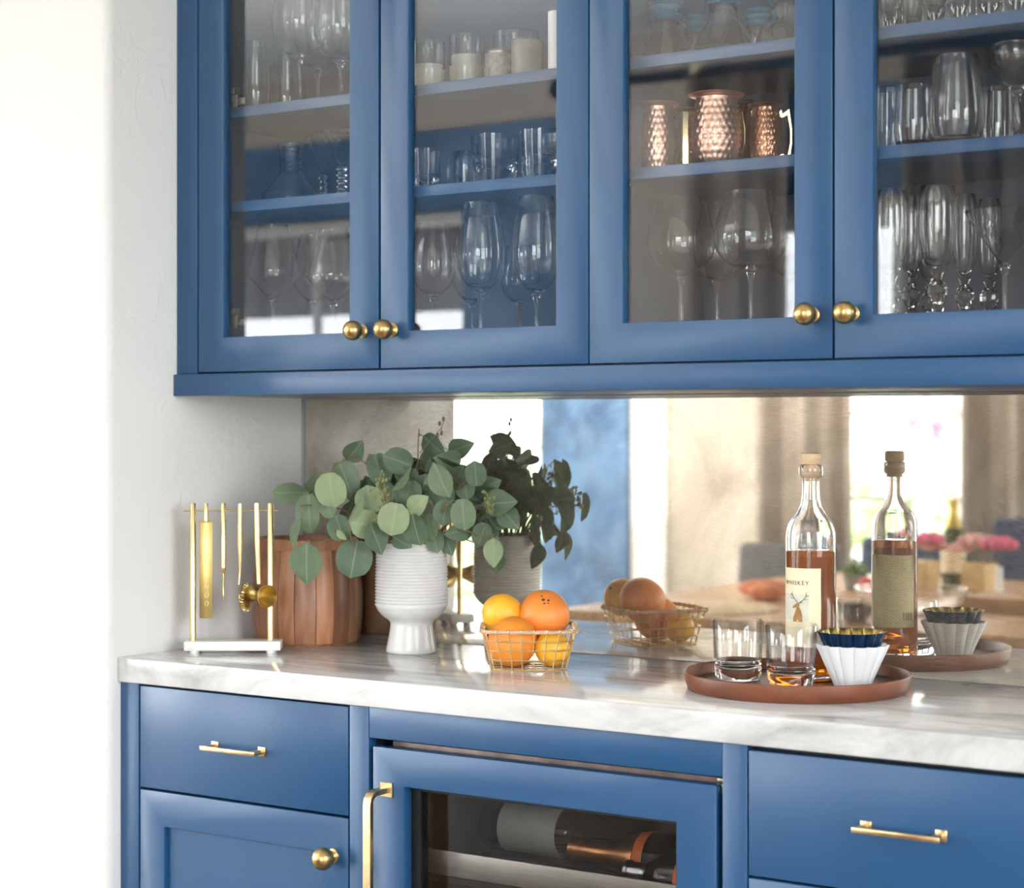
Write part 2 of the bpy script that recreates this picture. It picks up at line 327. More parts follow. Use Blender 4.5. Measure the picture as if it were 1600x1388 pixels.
# ------------------------------------------------------------------ mesh helpers
class M:
    """Collects vertices and faces; build() links them as one mesh object."""
    def __init__(s): s.v = []; s.f = []; s.uv = None
    def add(s, vs, fs):
        b = len(s.v); s.v += [tuple(x) for x in vs]; s.f += [tuple(i+b for i in f) for f in fs]; return s
    def box(s, x0, x1, y0, y1, z0, z1):
        return s.add([(x0,y0,z0),(x1,y0,z0),(x1,y1,z0),(x0,y1,z0),(x0,y0,z1),(x1,y0,z1),(x1,y1,z1),(x0,y1,z1)],
                     [(0,3,2,1),(4,5,6,7),(0,1,5,4),(1,2,6,5),(2,3,7,6),(3,0,4,7)])
    def frame(s, x0, x1, z0, z1, a0, a1, b0, b1, y0, y1):
        # a rectangular ring in X and Z (outer x0..z1, hole a0..b1), from y0 (front) to y1
        o = [(x0,z0),(x1,z0),(x1,z1),(x0,z1)]; i = [(a0,b0),(a1,b0),(a1,b1),(a0,b1)]
        vs = [(x,y0,z) for x,z in o]+[(x,y0,z) for x,z in i]+[(x,y1,z) for x,z in o]+[(x,y1,z) for x,z in i]
        fs = []
        for k in range(4):
            j = (k+1)%4
            fs += [(k,j,4+j,4+k),(8+k,12+k,12+j,8+j),(k,8+k,8+j,j),(4+k,4+j,12+j,12+k)]
        return s.add(vs, fs)
    def lathe(s, prof, n=32, axis='z', at=(0,0,0), fn=None):
        # prof: (r, h) pairs; r = 0 closes to a point.  fn(angle, r, h) may change r
        vs = []; fs = []; rows = []
        for r, h in prof:
            if r <= 1e-7: rows.append([len(vs)]); vs.append((0,0,h))
            else:
                row = []
                for k in range(n):
                    a = 2*pi*k/n; rr = fn(a, r, h) if fn else r
                    row.append(len(vs)); vs.append((rr*cos(a), rr*sin(a), h))
                rows.append(row)
        for p, q in zip(rows, rows[1:]):
            if len(p) == 1 and len(q) == 1: continue
            for k in range(n):
                j = (k+1)%n
                if len(p) == 1: fs.append((p[0], q[j], q[k]))
                elif len(q) == 1: fs.append((p[k], p[j], q[0]))
                else: fs.append((p[k], p[j], q[j], q[k]))
        if axis == 'y': vs = [(x, -z, y) for x, y, z in vs]           # h runs towards -Y (out of a cabinet front)
        elif axis == 'x': vs = [(z, y, -x) for x, y, z in vs]
        return s.add([(x+at[0], y+at[1], z+at[2]) for x, y, z in vs], fs)
    def tube(s, pts, r, n=8, caps=True):
        pts = [Vector(p) for p in pts]; rs = r if isinstance(r, (list, tuple)) else [r]*len(pts)
        vs = []; fs = []; ref = None
        for i, p in enumerate(pts):
            t = (pts[min(i+1, len(pts)-1)]-pts[max(i-1, 0)]).normalized()
            if ref is None:
                ref = Vector((0,0,1)) if abs(t.z) < .9 else Vector((1,0,0))
            u = (ref-t*ref.dot(t)).normalized(); w = t.cross(u); ref = u
            for k in range(n):
                a = 2*pi*(k+.5)/n; vs.append(p+u*cos(a)*rs[i]+w*sin(a)*rs[i])
        for i in range(len(pts)-1):
            for k in range(n):
                j = (k+1)%n; fs.append((i*n+k, i*n+j, (i+1)*n+j, (i+1)*n+k))
        if caps:
            fs.append(tuple(range(n-1, -1, -1))); fs.append(tuple((len(pts)-1)*n+k for k in range(n)))
        return s.add(vs, fs)
    def ball(s, c, r, n=12, m=8, sc=(1,1,1)):
        prof = [(r*sin(pi*k/m) if 0 < k < m else 0, -r*cos(pi*k/m)) for k in range(m+1)]
        t = M().lathe(prof, n)
        return s.add([(x*sc[0]+c[0], y*sc[1]+c[1], z*sc[2]+c[2]) for x, y, z in t.v], t.f)
    def poly(s, pts, y0, y1):
        # prism of an X,Z outline between y0 and y1
        n = len(pts); vs = [(x,y0,z) for x,z in pts]+[(x,y1,z) for x,z in pts]
        fs = [tuple(range(n)), tuple(range(2*n-1, n-1, -1))]+[(k, k+n, (k+1)%n+n, (k+1)%n) for k in range(n)]
        return s.add(vs, fs)
    def move(s, fn): s.v = [tuple(fn(Vector(p))) for p in s.v]; return s
    def build(s, name, mat, parent=None, bevel=0, seg=2, smooth=True, ang=35, off=None):
        me = bpy.data.meshes.new(name)
        vs = s.v if off is None else [(x-off[0], y-off[1], z-off[2]) for x, y, z in s.v]
        me.from_pydata(vs, [], s.f)
        bm = bmesh.new(); bm.from_mesh(me)
        bmesh.ops.recalc_face_normals(bm, faces=bm.faces)
        if bevel:
            ed = [e for e in bm.edges if len(e.link_faces) == 2 and e.calc_face_angle(0) > .5]
            bmesh.ops.bevel(bm, geom=ed, offset=bevel, segments=seg, affect='EDGES', profile=.5, clamp_overlap=True)
        bm.to_mesh(me); bm.free()
        if smooth:
            me.polygons.foreach_set('use_smooth', [True]*len(me.polygons)); me.set_sharp_from_angle(angle=radians(ang))
        for mm in (mat if isinstance(mat, (list, tuple)) else [mat]): me.materials.append(mm)
        o = bpy.data.objects.new(name, me); COL.objects.link(o)
        if parent is not None: o.parent = parent
        return o
def tag(o, label, cat, group=None, kind=None):
    o['label'] = label; o['category'] = cat
    if group: o['group'] = group
    if kind: o['kind'] = kind
    return o
def thing(name, label, cat, loc=(0,0,0), rz=0, group=None):
    o = bpy.data.objects.new(name, None); COL.objects.link(o); o.location = loc; o.rotation_euler = (0,0,rz); o.empty_display_size = .05
    return tag(o, label, cat, group)
def struct(m, name, mat, label=None, **kw):
    o = m.build(name, mat, **kw); o['kind'] = 'structure'
    if label: o['label'] = label
    return o
def copy_thing(src, loc, label, rz=None, scale=None):
    c = src.copy(); COL.objects.link(c); c.location = loc; c['label'] = label
    if rz is not None: c.rotation_euler = (0,0,rz)
    if scale is not None: c.scale = scale
    for ch in src.children:
        d = ch.copy(); COL.objects.link(d); d.parent = c
        for g in ch.children:
            h = g.copy(); COL.objects.link(h); h.parent = d
    return c
def text_mesh(s, size, mat, name, parent, place, extrude=.00008, spacing=1.0):
    cu = bpy.data.curves.new(name, 'FONT'); cu.body = s; cu.size = size; cu.extrude = extrude; cu.align_x = 'CENTER'; cu.align_y = 'CENTER'; cu.space_character = spacing; cu.resolution_u = 3
    t = bpy.data.objects.new(name, cu); COL.objects.link(t)
    dg = bpy.context.evaluated_depsgraph_get(); me = bpy.data.meshes.new_from_object(t.evaluated_get(dg))
    bpy.data.objects.remove(t)
    for v in me.vertices: v.co = place(v.co.copy())
    me.materials.clear(); me.materials.append(mat)
    o = bpy.data.objects.new(name, me); COL.objects.link(o); o.parent = parent
    return o

# ------------------------------------------------------------------ the room
CT = .915                                    # counter top height
WF = -5.2                                    # inner face of the window wall opposite the cabinets
XL, XR, ZC = -5.6, 4.6, 3.05
fl = M().box(XL-.2, XR+.2, WF-.2, .2, -.06, 0); struct(fl, 'floor', FLOORM, 'brown floor of the room', smooth=False)
struct(M().box(XL-.2, XR+.2, WF-.2, .2, ZC, ZC+.1), 'ceiling', CEIL, 'flat white ceiling', smooth=False)
struct(M().box(-.3, XR+.2, .008, .2, 0, ZC), 'wall_back', PLASTER, 'pale plaster wall behind the cabinets and the mirror', smooth=False)
struct(M().box(XL-.2, 0, -.511, .2, 0, ZC), 'wall_left', PLASTER, 'off-white troweled plaster wall ending beside the blue cabinets', bevel=.016, seg=4)
SW = (-4.7, -1.1, .25, 2.65)               # unseen side window, added in the far left wall to bring in light
swm = M().box(XL-.2, XL, WF-.2, SW[0], 0, ZC); swm.box(XL-.2, XL, SW[1], -.5, 0, ZC); swm.box(XL-.2, XL, SW[0], SW[1], 0, SW[2]); swm.box(XL-.2, XL, SW[0], SW[1], SW[3], ZC)
struct(swm, 'wall_end', PLASTER_S, 'plain plaster wall far to the left', smooth=False)
sfm = M().frame(SW[0], SW[1], SW[2], SW[3], SW[0]+.055, SW[1]-.055, SW[2]+.06, SW[3]-.06, .04, .12).move(lambda v: (XL-v.y, v.x, v.z))
w4 = struct(sfm, 'window_4', TRIMW, 'wide white framed side window added for light, out of view on the left', bevel=.004)
for q in (1, 2): M().box(XL-.1, XL-.06, SW[0]+(SW[1]-SW[0])*q/3-.02, SW[0]+(SW[1]-SW[0])*q/3+.02, SW[2]+.06, SW[3]-.06).build('muntin', TRIMW, w4)
M().box(XL-.082, XL-.078, SW[0]+.05, SW[1]-.05, SW[2]+.05, SW[3]-.05).build('pane', WINGLASS, w4, smooth=False)
ld = bpy.data.lights.new('daylight_portal', 'AREA'); ld.shape = 'RECTANGLE'; ld.size = SW[1]-SW[0]; ld.size_y = SW[3]-SW[2]; ld.cycles.is_portal = True
lo = bpy.data.objects.new('daylight_portal', ld); COL.objects.link(lo); lo.location = (XL-.16, (SW[0]+SW[1])/2, (SW[2]+SW[3])/2); lo.rotation_euler = (pi/2, 0, -pi/2)
RW = (-2.9, -1.0, .9, 2.5)                 # unseen window added in the right-hand wall to brighten the side wall
rwm = M().box(XR, XR+.2, WF-.2, RW[0], 0, ZC); rwm.box(XR, XR+.2, RW[1], .2, 0, ZC); rwm.box(XR, XR+.2, RW[0], RW[1], 0, RW[2]); rwm.box(XR, XR+.2, RW[0], RW[1], RW[3], ZC)
struct(rwm, 'wall_right', PLASTER_S, 'plain plaster wall to the right of the cabinets', smooth=False)
rfm = M().frame(RW[0], RW[1], RW[2], RW[3], RW[0]+.055, RW[1]-.055, RW[2]+.06, RW[3]-.06, .04, .12).move(lambda v: (XR+v.y, v.x, v.z))
w5 = struct(rfm, 'window_5', TRIMW, 'white framed window added for light, out of view on the right', bevel=.004)
M().box(XR+.078, XR+.082, RW[0]+.05, RW[1]-.05, RW[2]+.05, RW[3]-.05).build('pane', WINGLASS, w5, smooth=False)
ld = bpy.data.lights.new('daylight_portal', 'AREA'); ld.shape = 'RECTANGLE'; ld.size = RW[1]-RW[0]; ld.size_y = RW[3]-RW[2]; ld.cycles.is_portal = True
lo = bpy.data.objects.new('daylight_portal', ld); COL.objects.link(lo); lo.location = (XR+.16, (RW[0]+RW[1])/2, (RW[2]+RW[3])/2); lo.rotation_euler = (pi/2, 0, pi/2)
# window wall with three openings, the last an unseen one added for fill
wins = [(-4.75, -2.78, .10, 2.33), (-1.48, .10, .55, 2.20), (1.9, 3.7, .35, 2.62)]
wm = M(); xs = XL-.2
for (a, b, z0, z1) in wins:
    wm.box(xs, a, WF-.2, WF, 0, ZC); wm.box(a, b, WF-.2, WF, 0, z0); wm.box(a, b, WF-.2, WF, z1, ZC); xs = b
wm.box(xs, XR+.2, WF-.2, WF, 0, ZC)
struct(wm, 'wall_front', CREAM, 'pale plaster window wall seen in the mirror', smooth=False)
# blue painted thicker section round the left-hand opening
bx1 = seen(979, 672, WF+.06).x
bl = M(); a, b, z0, z1 = wins[0]
bl.box(XL, a, WF, WF+.06, 0, 2.71); bl.box(b, bx1, WF, WF+.06, 0, 2.71); bl.box(a, b, WF, WF+.06, z1, 2.71); bl.box(a, b, WF, WF+.06, 0, z0); bl.box(-1.58, 1.4, WF, WF+.05, 2.26, 2.71)
struct(bl, 'wall_panel', BLUEWALL, 'mottled blue wall section beside the bright opening, seen in the mirror', smooth=False)
for k, (a, b, z0, z1) in enumerate(wins):
    fr = M().frame(a, b, z0, z1, a+.055, b-.055, z0+.06, z1-.06, WF-.12, WF-.04)
    w = struct(fr, 'window_%d' % (k+1), TRIMW, 'white framed window %s' % ['beside the mottled blue wall', 'between the linen curtains', 'added for fill light, out of view behind the camera'][k], bevel=.004)
    n = 2 if b-a < 2.5 else 4
    for q in range(1, n):
        x = a+.055+(b-a-.11)*q/n; M().box(x-.014, x+.014, WF-.10, WF-.06, z0+.06, z1-.06).build('muntin', TRIMW, w)
    for q in range(1, 4):
        z = z0+.06+(z1-z0-.12)*q/4; M().box(a+.055, b-.055, WF-.095, WF-.065, z-.012, z+.012).build('muntin', TRIMW, w)
    M().box(a+.04, b-.04, WF-.082, WF-.078, z0+.045, z1-.045).build('pane', WINGLASS, w, smooth=False)
    M().box(a-.04, b+.04, WF-.02, WF+(.12 if k == 0 else .06), z0-.05, z0).build('window_sill', TRIMW, w, bevel=.004)
    ld = bpy.data.lights.new('daylight_portal', 'AREA'); ld.shape = 'RECTANGLE'; ld.size = b-a; ld.size_y = z1-z0; ld.cycles.is_portal = True
    lo = bpy.data.objects.new('daylight_portal', ld); COL.objects.link(lo); lo.location = ((a+b)/2, WF-.16, (z0+z1)/2); lo.rotation_euler = (pi/2, 0, 0)
struct(M().box(XL-24, XR+14, WF-30, 12, -.5, -.3), 'terrain', TERR, 'garden ground beyond the windows', smooth=False)
ev = M().box(-5.6, -2.3, WF-1.3, WF-.3, 1.96, 2.5); struct(ev, 'roof_eave', EAVE, 'grey eave outside the left window', smooth=False)

# ------------------------------------------------------------------ upper cabinets
YU, YB = -.3441, -.4811
ZD0, ZD1, ZU1 = 1.4013, 2.26, 2.30
RAIL0, RAIL1 = 1.3607, 1.3985
def knob(parent, x, y, z, r=.0163):
    prof = [(0,0),(.0105,0),(.0115,.001),(.0112,.0025),(.0085,.0035),(.0062,.006),(.0055,.010),(.0062,.0125)]
    prof += [(r*sin(t), .0270-r*cos(t)) for t in [radians(a) for a in (24,40,56,72,90,108,126,144,162)]]+[(0, .0270+r)]
    return M().lathe(prof, 28, 'y', (x, y, z)).build('knob', KNOB, parent, ang=50)
def upper_cabinet(label, x0, x1, doors, shelves, stile=0):
    t = thing('wall_cabinet', label, 'cabinet', ((x0+x1)/2, YU/2, RAIL1)); L = t.location
    kw = dict(off=L)
    if stile:
        M().box(x0, x0+stile, YU, YU+.02, ZD0-.003, ZU1).build('face_stile', PAINT, t, bevel=.0008, **kw)
    M().box(x0+.001, x0+.019, YU+.0215, -.001, RAIL1+.0005, ZU1).build('side_panel', PAINT_IN, t, **kw)
    M().box(x1-.0185, x1-.0005, YU+.0215, -.001, RAIL1+.0005, ZU1).build('side_panel', PAINT_IN, t, **kw)
    M().box(x0+.0195, x1-.019, YU+.0215, -.0125, RAIL1+.0005, ZD0+.016).build('bottom_panel', PAINT_IN, t, **kw)
    M().box(x0+.0195, x1-.019, YU+.0215, -.0125, ZU1-.03, ZU1).build('top_panel', PAINT_IN, t, **kw)
    M().box(x0+.0195, x1-.019, -.012, -.001, RAIL1+.0005, ZU1).build('back_panel', PAINT_IN, t, **kw)
    for z in shelves:
        M().box(x0+.0195, x1-.019, -.315, -.0125, z, z+.018).build('shelf', PAINT, t, bevel=.001, **kw)
    for (a, b, ha, hb, kx, hinge) in doors:
        d = M().frame(a, b, ZD0, ZD1, ha, hb, 1.4612, ZD1-.06, YU, YU+.020).build('door', PAINT, t, bevel=.0012, **kw)
        M().box(ha-.005, hb+.005, YU+.0105, YU+.0135, 1.4565, ZD1-.055).build('glass_pane', PANE, d, smooth=False, **kw)
        k = knob(d, 0, 0, 0); k.location = (kx-L.x, YU-L.y, 1.4632-L.z)
        if hinge:
            for hz in (1.478, 1.862):
                hm = M().box(ha-.004, ha+.014, YU+.0225, YU+.034, hz, hz+.022); hm.box(ha+.014, ha+.03, YU+.024, YU+.032, hz+.004, hz+.016); hm.box(ha-.002, ha+.008, YU+.021, YU+.036, hz+.024, hz+.034)
                hm.build('hinge', HINGE, d, bevel=.001, **kw)
    return t
SH_LO, SH_HI = 1.6800, 1.8450
upper_cabinet('blue glass-front wall cabinet on the left, with two doors, knobs side by side', 0.0002, .8500,
              [(.0517, .4482, .1084, .3877, .4158, True), (.4524, .8488, .5075, .7913, .4777, False)], (SH_LO+.0005, SH_HI), stile=.0487)
upper_cabinet('blue glass-front wall cabinet on the right, over the whiskey tray', .8502, 1.7,
              [(.8511, 1.2490, .9094, 1.1908, 1.2194, False), (1.2526, 1.65, 1.309, 1.593, 1.2795, False)], (SH_LO-.001, SH_HI+.0015))
rl = M().box(-.004+.0045, 1.72, -.3530, -.3445+.012, RAIL0, RAIL1-.0002)
rl.box(.001, 1.72, -.3325, -.0005, RAIL0+.001, RAIL0+.012)
tag(rl.build('light_rail', PAINT, bevel=.0012), 'long blue rail running under both wall cabinets', 'rail')

# ------------------------------------------------------------------ mirror, counter
mr_ = thing('mirror_backsplash', 'tall antiqued mirror panel standing behind the counter', 'mirror', (.9, 0, CT))
M().box(.004, 1.75, 0, .006, CT+.0005, RAIL0-.0003).build('mirror_glass', MIRROR, mr_, smooth=False, off=mr_.location)
M().box(.0005, .0035, -.004, .007, CT+.0005, RAIL0-.0003).build('edge_trim', EDGE, mr_, off=mr_.location)
ct = M().box(.0005, 1.85, -.4886, -.0008, CT-.0420, CT)
tag(ct.build('countertop', MARBLE, bevel=.0025, seg=3), 'white marble countertop with grey veins', 'countertop')

# ------------------------------------------------------------------ base units
ZT = CT-.0425
def pull(parent, xa, xb, z, y, off):
    m = M()
    for x in (xa, xb):
        m.box(x-.0078, x+.0078, y-.0025, y, z-.0078, z+.0078); m.box(x-.0040, x+.0040, y-.026, y-.0025, z-.0040, z+.0040)
    m.box(xa-.0085, xb+.0085, y-.0300, y-.0225, z-.0036, z+.0036)
    return m.build('handle', PULL, parent, bevel=.0009, off=off)
b1 = thing('base_cabinet', 'blue base cabinet at the left wall, one drawer over a panelled door', 'cabinet', (.27, YB/2, 0)); L = b1.location
M().box(.0005, .0430, YB, YB+.02, .10, ZT).build('face_stile', PAINT, b1, bevel=.001, off=L)
M().box(.4972, .5350, YB, YB+.02, .10, ZT).build('face_stile', PAINT, b1, bevel=.001, off=L)
M().box(.0005, .535, YB+.0215, -.001, .10, ZT).build('carcass', DARK, b1, smooth=False, off=L)
M().box(.0005, .535, YB+.06, -.02, 0, .0995).build('plinth', PAINT, b1, smooth=False, off=L)
d = M().box(.0466, .4942, YB, YB+.02, .6985, .8690).build('drawer', PAINT, b1, bevel=.0014, off=L)
pull(d, .2175, .3182, .7828, YB, L)
dr = M().frame(.0466, .4942, .115, .6945, .1025, .4392, .171, .6362, YB, YB+.02).build('door', PAINT, b1, bevel=.0014, off=L)
M().box(.1005, .4412, YB+.0085, YB+.016, .169, .6382).build('panel', PAINT, dr, smooth=False, off=L)
k = knob(dr, 0, 0, 0, .0178); k.location = (.4655-L.x, YB-L.y, .6335-L.z)

fl_ = M().box(.5360, 1.1470, YB, YB+.02, .8248, ZT)
tag(fl_.build('filler_panel', PAINT, bevel=.001), 'blue filler panel between the counter and the wine fridge', 'panel')
fg = thing('wine_fridge', 'built-in wine fridge with a blue framed glass door', 'fridge', (.84, -.24, 0)); L = fg.location
# dark cabinet body, open at the front
fb = M(); X0, X1, ZF = .5480, 1.1400, .8060
fb.box(X0, X0+.03, YB+.045, -.02, .02, ZF); fb.box(X1-.03, X1, YB+.045, -.02, .02, ZF); fb.box(X0+.03, X1-.03, YB+.045, -.02, ZF-.03, ZF); fb.box(X0+.03, X1-.03, YB+.045, -.02, .02, .06); fb.box(X0+.03, X1-.03, -.05, -.02, .06, ZF-.03)
fb.build('cabinet_body', BLACK, fg, smooth=False, off=L)
M().box(.560, 1.130, YB+.028, YB+.044, ZF-.010, ZF+.0125).build('top_strip', BRONZE, fg, bevel=.001, off=L)
hm = M().box(1.1395, 1.1465, YB+.012, YB+.03, ZF-.006, ZF+.006); hm.box(1.128, 1.1395, YB+.022, YB+.03, ZF+.0065, ZF+.0125)
hm.build('hinge', NICKEL, fg, bevel=.001, off=L)
d = M().frame(.5434, 1.1385, .09, .8122, .6035, 1.0763, .15, .7550, YB-.0005, YB+.0195).build('door', PAINT, fg, bevel=.0016, off=L)
M().frame(.545, 1.137, .09, .8100, .6180, 1.0640, .165, .7470, YB+.020, YB+.042).build('door_gasket', BLACK, d, bevel=.001, off=L)
M().box(.6175, 1.0645, YB+.026, YB+.029, .1645, .7475).build('glass_pane', PANE_D, d, smooth=False, off=L)
hb = M(); hx, hz, hy = .5707, .7481, YB-.0005
hb.box(hx-.0115, hx+.0115, hy-.003, hy, hz-.0115, hz+.0115)
hb.box(hx-.0115, hx+.0115, hy-.003, hy, .30, .323)
prof = [(0, hz), (-.030, hz), (-.038, hz-.003), (-.0425, hz-.008), (-.0445, hz-.017), (-.0445, hz-.20), (-.0445, .3285), (-.0425, .3195), (-.038, .3145), (-.030, .3115), (0, .3115)]
th = .0085; vs = []; fs = []
for i, (yy, zz) in enumerate(prof):
    p0 = prof[max(i-1, 0)]; p1 = prof[min(i+1, len(prof)-1)]; tx, tz = p1[0]-p0[0], p1[1]-p0[1]; l = hypot(tx, tz); nx, nz = -tz/l, tx/l
    for sx in (-1, 1):
        vs.append((hx+sx*.0072, hy-.003+yy+nx*th/2, zz+nz*th/2)); vs.append((hx+sx*.0072, hy-.003+yy-nx*th/2, zz-nz*th/2))
for i in range(len(prof)-1):
    q = i*4; r_ = q+4
    fs += [(q, q+1, r_+1, r_), (q+2, r_+2, r_+3, q+3), (q, r_, r_+2, q+2), (q+1, q+3, r_+3, r_+1)]
fs += [(0, 2, 3, 1), tuple((len(prof)-1)*4+j for j in (0, 1, 3, 2))]
hb.add(vs, fs); hb.build('handle', PULL, d, bevel=.0008, seg=1, off=L)
# the pull-out rack with its steel front
sf = thing('rack_shelf', 'steel-fronted bottle rack inside the wine fridge', 'rack', (.84, -.25, .592)); L = sf.location
M().box(.585, 1.103, -.436, -.4305, .617, .655).build('front_strip', STEEL, sf, bevel=.0008, off=L)
for q in range(9):
    y = -.425+q*.04; M().box(.585, 1.103, y, y+.012, .603, .613).build('slat', BLACK, sf, off=L)
M().box(.585, .595, -.430, -.06, .592, .6025).build('side_rail', BLACK, sf, off=L); M().box(1.093, 1.103, -.430, -.06, .592, .6025).build('side_rail', BLACK, sf, off=L)

b2 = thing('base_cabinet', 'blue base cabinet on the right, with a wide drawer under the tray', 'cabinet', (1.5, YB/2, 0)); L = b2.location
M().box(1.1480, 1.1852, YB, YB+.02, .10, ZT).build('face_stile', PAINT, b2, bevel=.001, off=L)
M().box(1.148, 1.85, YB+.0215, -.001, .10, ZT).build('carcass', DARK, b2, smooth=False, off=L)
M().box(1.148, 1.85, YB+.06, -.02, 0, .0995).build('plinth', PAINT, b2, smooth=False, off=L)
d = M().box(1.1878, 1.80, YB, YB+.02, .6955, .8655).build('drawer', PAINT, b2, bevel=.0014, off=L); pull(d, 1.3590, 1.4620, .7812, YB, L)
d = M().box(1.1878, 1.80, YB, YB+.02, .40, .6920).build('drawer', PAINT, b2, bevel=.0014, off=L); pull(d, 1.3590, 1.4620, .55, YB, L)
d = M().box(1.1878, 1.80, YB, YB+.02, .115, .3965).build('drawer', PAINT, b2, bevel=.0014, off=L); pull(d, 1.3590, 1.4620, .26, YB, L)
# ------------------------------------------------------------------ glass shapes
def shell(outer, th, floor_h):
    """closed wall: outer profile from the foot up, then the inner face back down to the floor of the bowl"""
    inner = [(max(r-th, .0008), h) for r, h in outer if h > floor_h]
    return [(0, outer[0][1])]+list(outer)+[(outer[-1][0]-th*.5, outer[-1][1]+th*.35)]+inner[::-1]+[(0, floor_h)]
CURVES = {   # bowl outlines: (height fraction, radius fraction)
 'red':     [(0,.05),(.03,.25),(.08,.50),(.16,.74),(.26,.91),(.36,.99),(.44,1),(.58,.97),(.74,.88),(.88,.78),(1,.70)],
 'balloon': [(0,.05),(.02,.25),(.07,.52),(.15,.76),(.26,.93),(.38,1),(.50,.99),(.64,.93),(.80,.82),(.92,.73),(1,.68)],
 'angled':  [(0,.04),(.05,.22),(.14,.50),(.24,.78),(.31,.95),(.35,1),(.42,.97),(.58,.86),(.78,.72),(1,.60)],
 'martini': [(0,.04),(.05,.12),(.30,.37),(.60,.66),(.85,.89),(1,1.0)],
 'coupe':   [(0,.05),(.05,.30),(.20,.58),(.42,.82),(.70,.98),(.85,1),(1,.96)],
 'flute':   [(0,.10),(.03,.40),(.10,.66),(.22,.84),(.40,.96),(.58,1),(.8,.97),(1,.92)],
 'tulip':   [(0,.60),(.03,.72),(.10,.86),(.22,.97),(.34,1),(.52,.97),(.75,.86),(1,.74)],
 'tumbler': [(0,.80),(.02,.84),(.06,.86),(.5,.93),(1,1)],
 'straight':[(0,.96),(.02,1),(.5,1),(1,1)],
 'bell':    [(0,.72),(.03,.80),(.15,.92),(.32,1),(.55,.98),(.8,.93),(1,.90)],
}
def bowl_mesh(curve, r, z0, z1, th=.0012, n=36, base_th=.0):
    pr = [(r*b, z0+(z1-z0)*a) for a, b in CURVES[curve]]
    return M().lathe(shell(pr, th, z0+max(base_th, (z1-z0)*.035)), n)
def stem_glass(name, label, group, px, Y, base, rim_py, low_py, half, curve, mat, sr=.0034, foot=.034, knop=None, stem_mat=None):
    p = onY(px, 0, Y); w = depth(p); k = w/F
    zt = CAM.z+(HY-rim_py)*k-base; zl = CAM.z+(HY-low_py)*k-base
    t = thing(name, label, 'glass', (p.x, Y, base), 0, group)
    bowl_mesh(curve, half*k, zl, zt).build('bowl', mat, t, ang=60)
    pr = [(0,0.0002),(foot,.0002),(foot,.0015),(foot*.6,.0028),(sr*2,.006),(sr*1.15,.014)]
    if knop == 'facet':
        h = zl
        pr += [(sr*1.2,h*.22),(sr*1.7,h*.40),(sr*2.1,h*.52),(sr*1.5,h*.56),(sr*2.6,h*.63),(sr*3.4,h*.72),(sr*3.4,h*.78),(sr*2.3,h*.86),(sr*1.5,h*.90),(sr*2.0,h*.95),(sr*2.4,h)]
        s = M().lathe(pr+[(0,h)], 10).build('stem', mat, t, smooth=False)
    elif knop == 'beads':
        h = zl; nb = 5
        for i in range(nb):
            for a in range(1, 8): pr.append((sr*(1.1+1.6*sin(pi*a/8)), h*(.15+.83*(i+a/8)/nb)))
        s = M().lathe(pr+[(0,h)], 18).build('stem', mat, t, ang=70)
    else:
        pr += [(sr*.95, zl*.5), (sr*1.0, zl*.85), (sr*1.8, zl*.97), (sr*2.4, zl+.001)]
        s = M().lathe(pr+[(0, zl+.001)], 16).build('stem', stem_mat or mat, t, ang=60)
    return t
def cup_glass(name, label, group, px, Y, base, rim_py, half, curve, mat, base_th=.006, th=.0016, n=36, cat='glass'):
    p = onY(px, 0, Y); k = depth(p)/F; zt = CAM.z+(HY-rim_py)*k-base
    o = bowl_mesh(curve, half*k, 0.0002, zt, th, n, base_th).build(name, mat, None, ang=50); o.location = (p.x, Y, base)
    return tag(o, label, cat, group)
FLR, LO, HI = 1.41735, 1.6987, 1.8632
LO2, HI2 = 1.6972, 1.8647
# ---- first door
D1 = 'behind the leftmost glass door'
stem_glass('wine_glass', 'large balloon wine glass on the top shelf behind the leftmost door, nearest the hinge side', 'balloon glasses, leftmost door', 468, -.20, HI, -42, 92, 44, 'balloon', CRYSTAL)
stem_glass('wine_glass', 'balloon wine glass at the right end of the top shelf behind the leftmost door', 'balloon glasses, leftmost door', 532, -.235, HI, -38, 100, 42, 'balloon', CRYSTAL)
stem_glass('wine_glass', 'rear balloon wine glass between two others, top shelf behind the leftmost door', 'balloon glasses, leftmost door', 497, -.10, HI, -8, 112, 36, 'balloon', CRYSTAL)
cup_glass('stemless_flute', 'tall stemless flute at the far left of the top shelf, leftmost door', 'stemless flutes, leftmost door', 399, -.235, HI, 66, 22, 'tulip', CRYSTAL)
cup_glass('stemless_flute', 'tall stemless flute beside the balloon glass stem, top shelf of the leftmost door', 'stemless flutes, leftmost door', 447, -.15, HI, 72, 22, 'tulip', CRYSTAL)
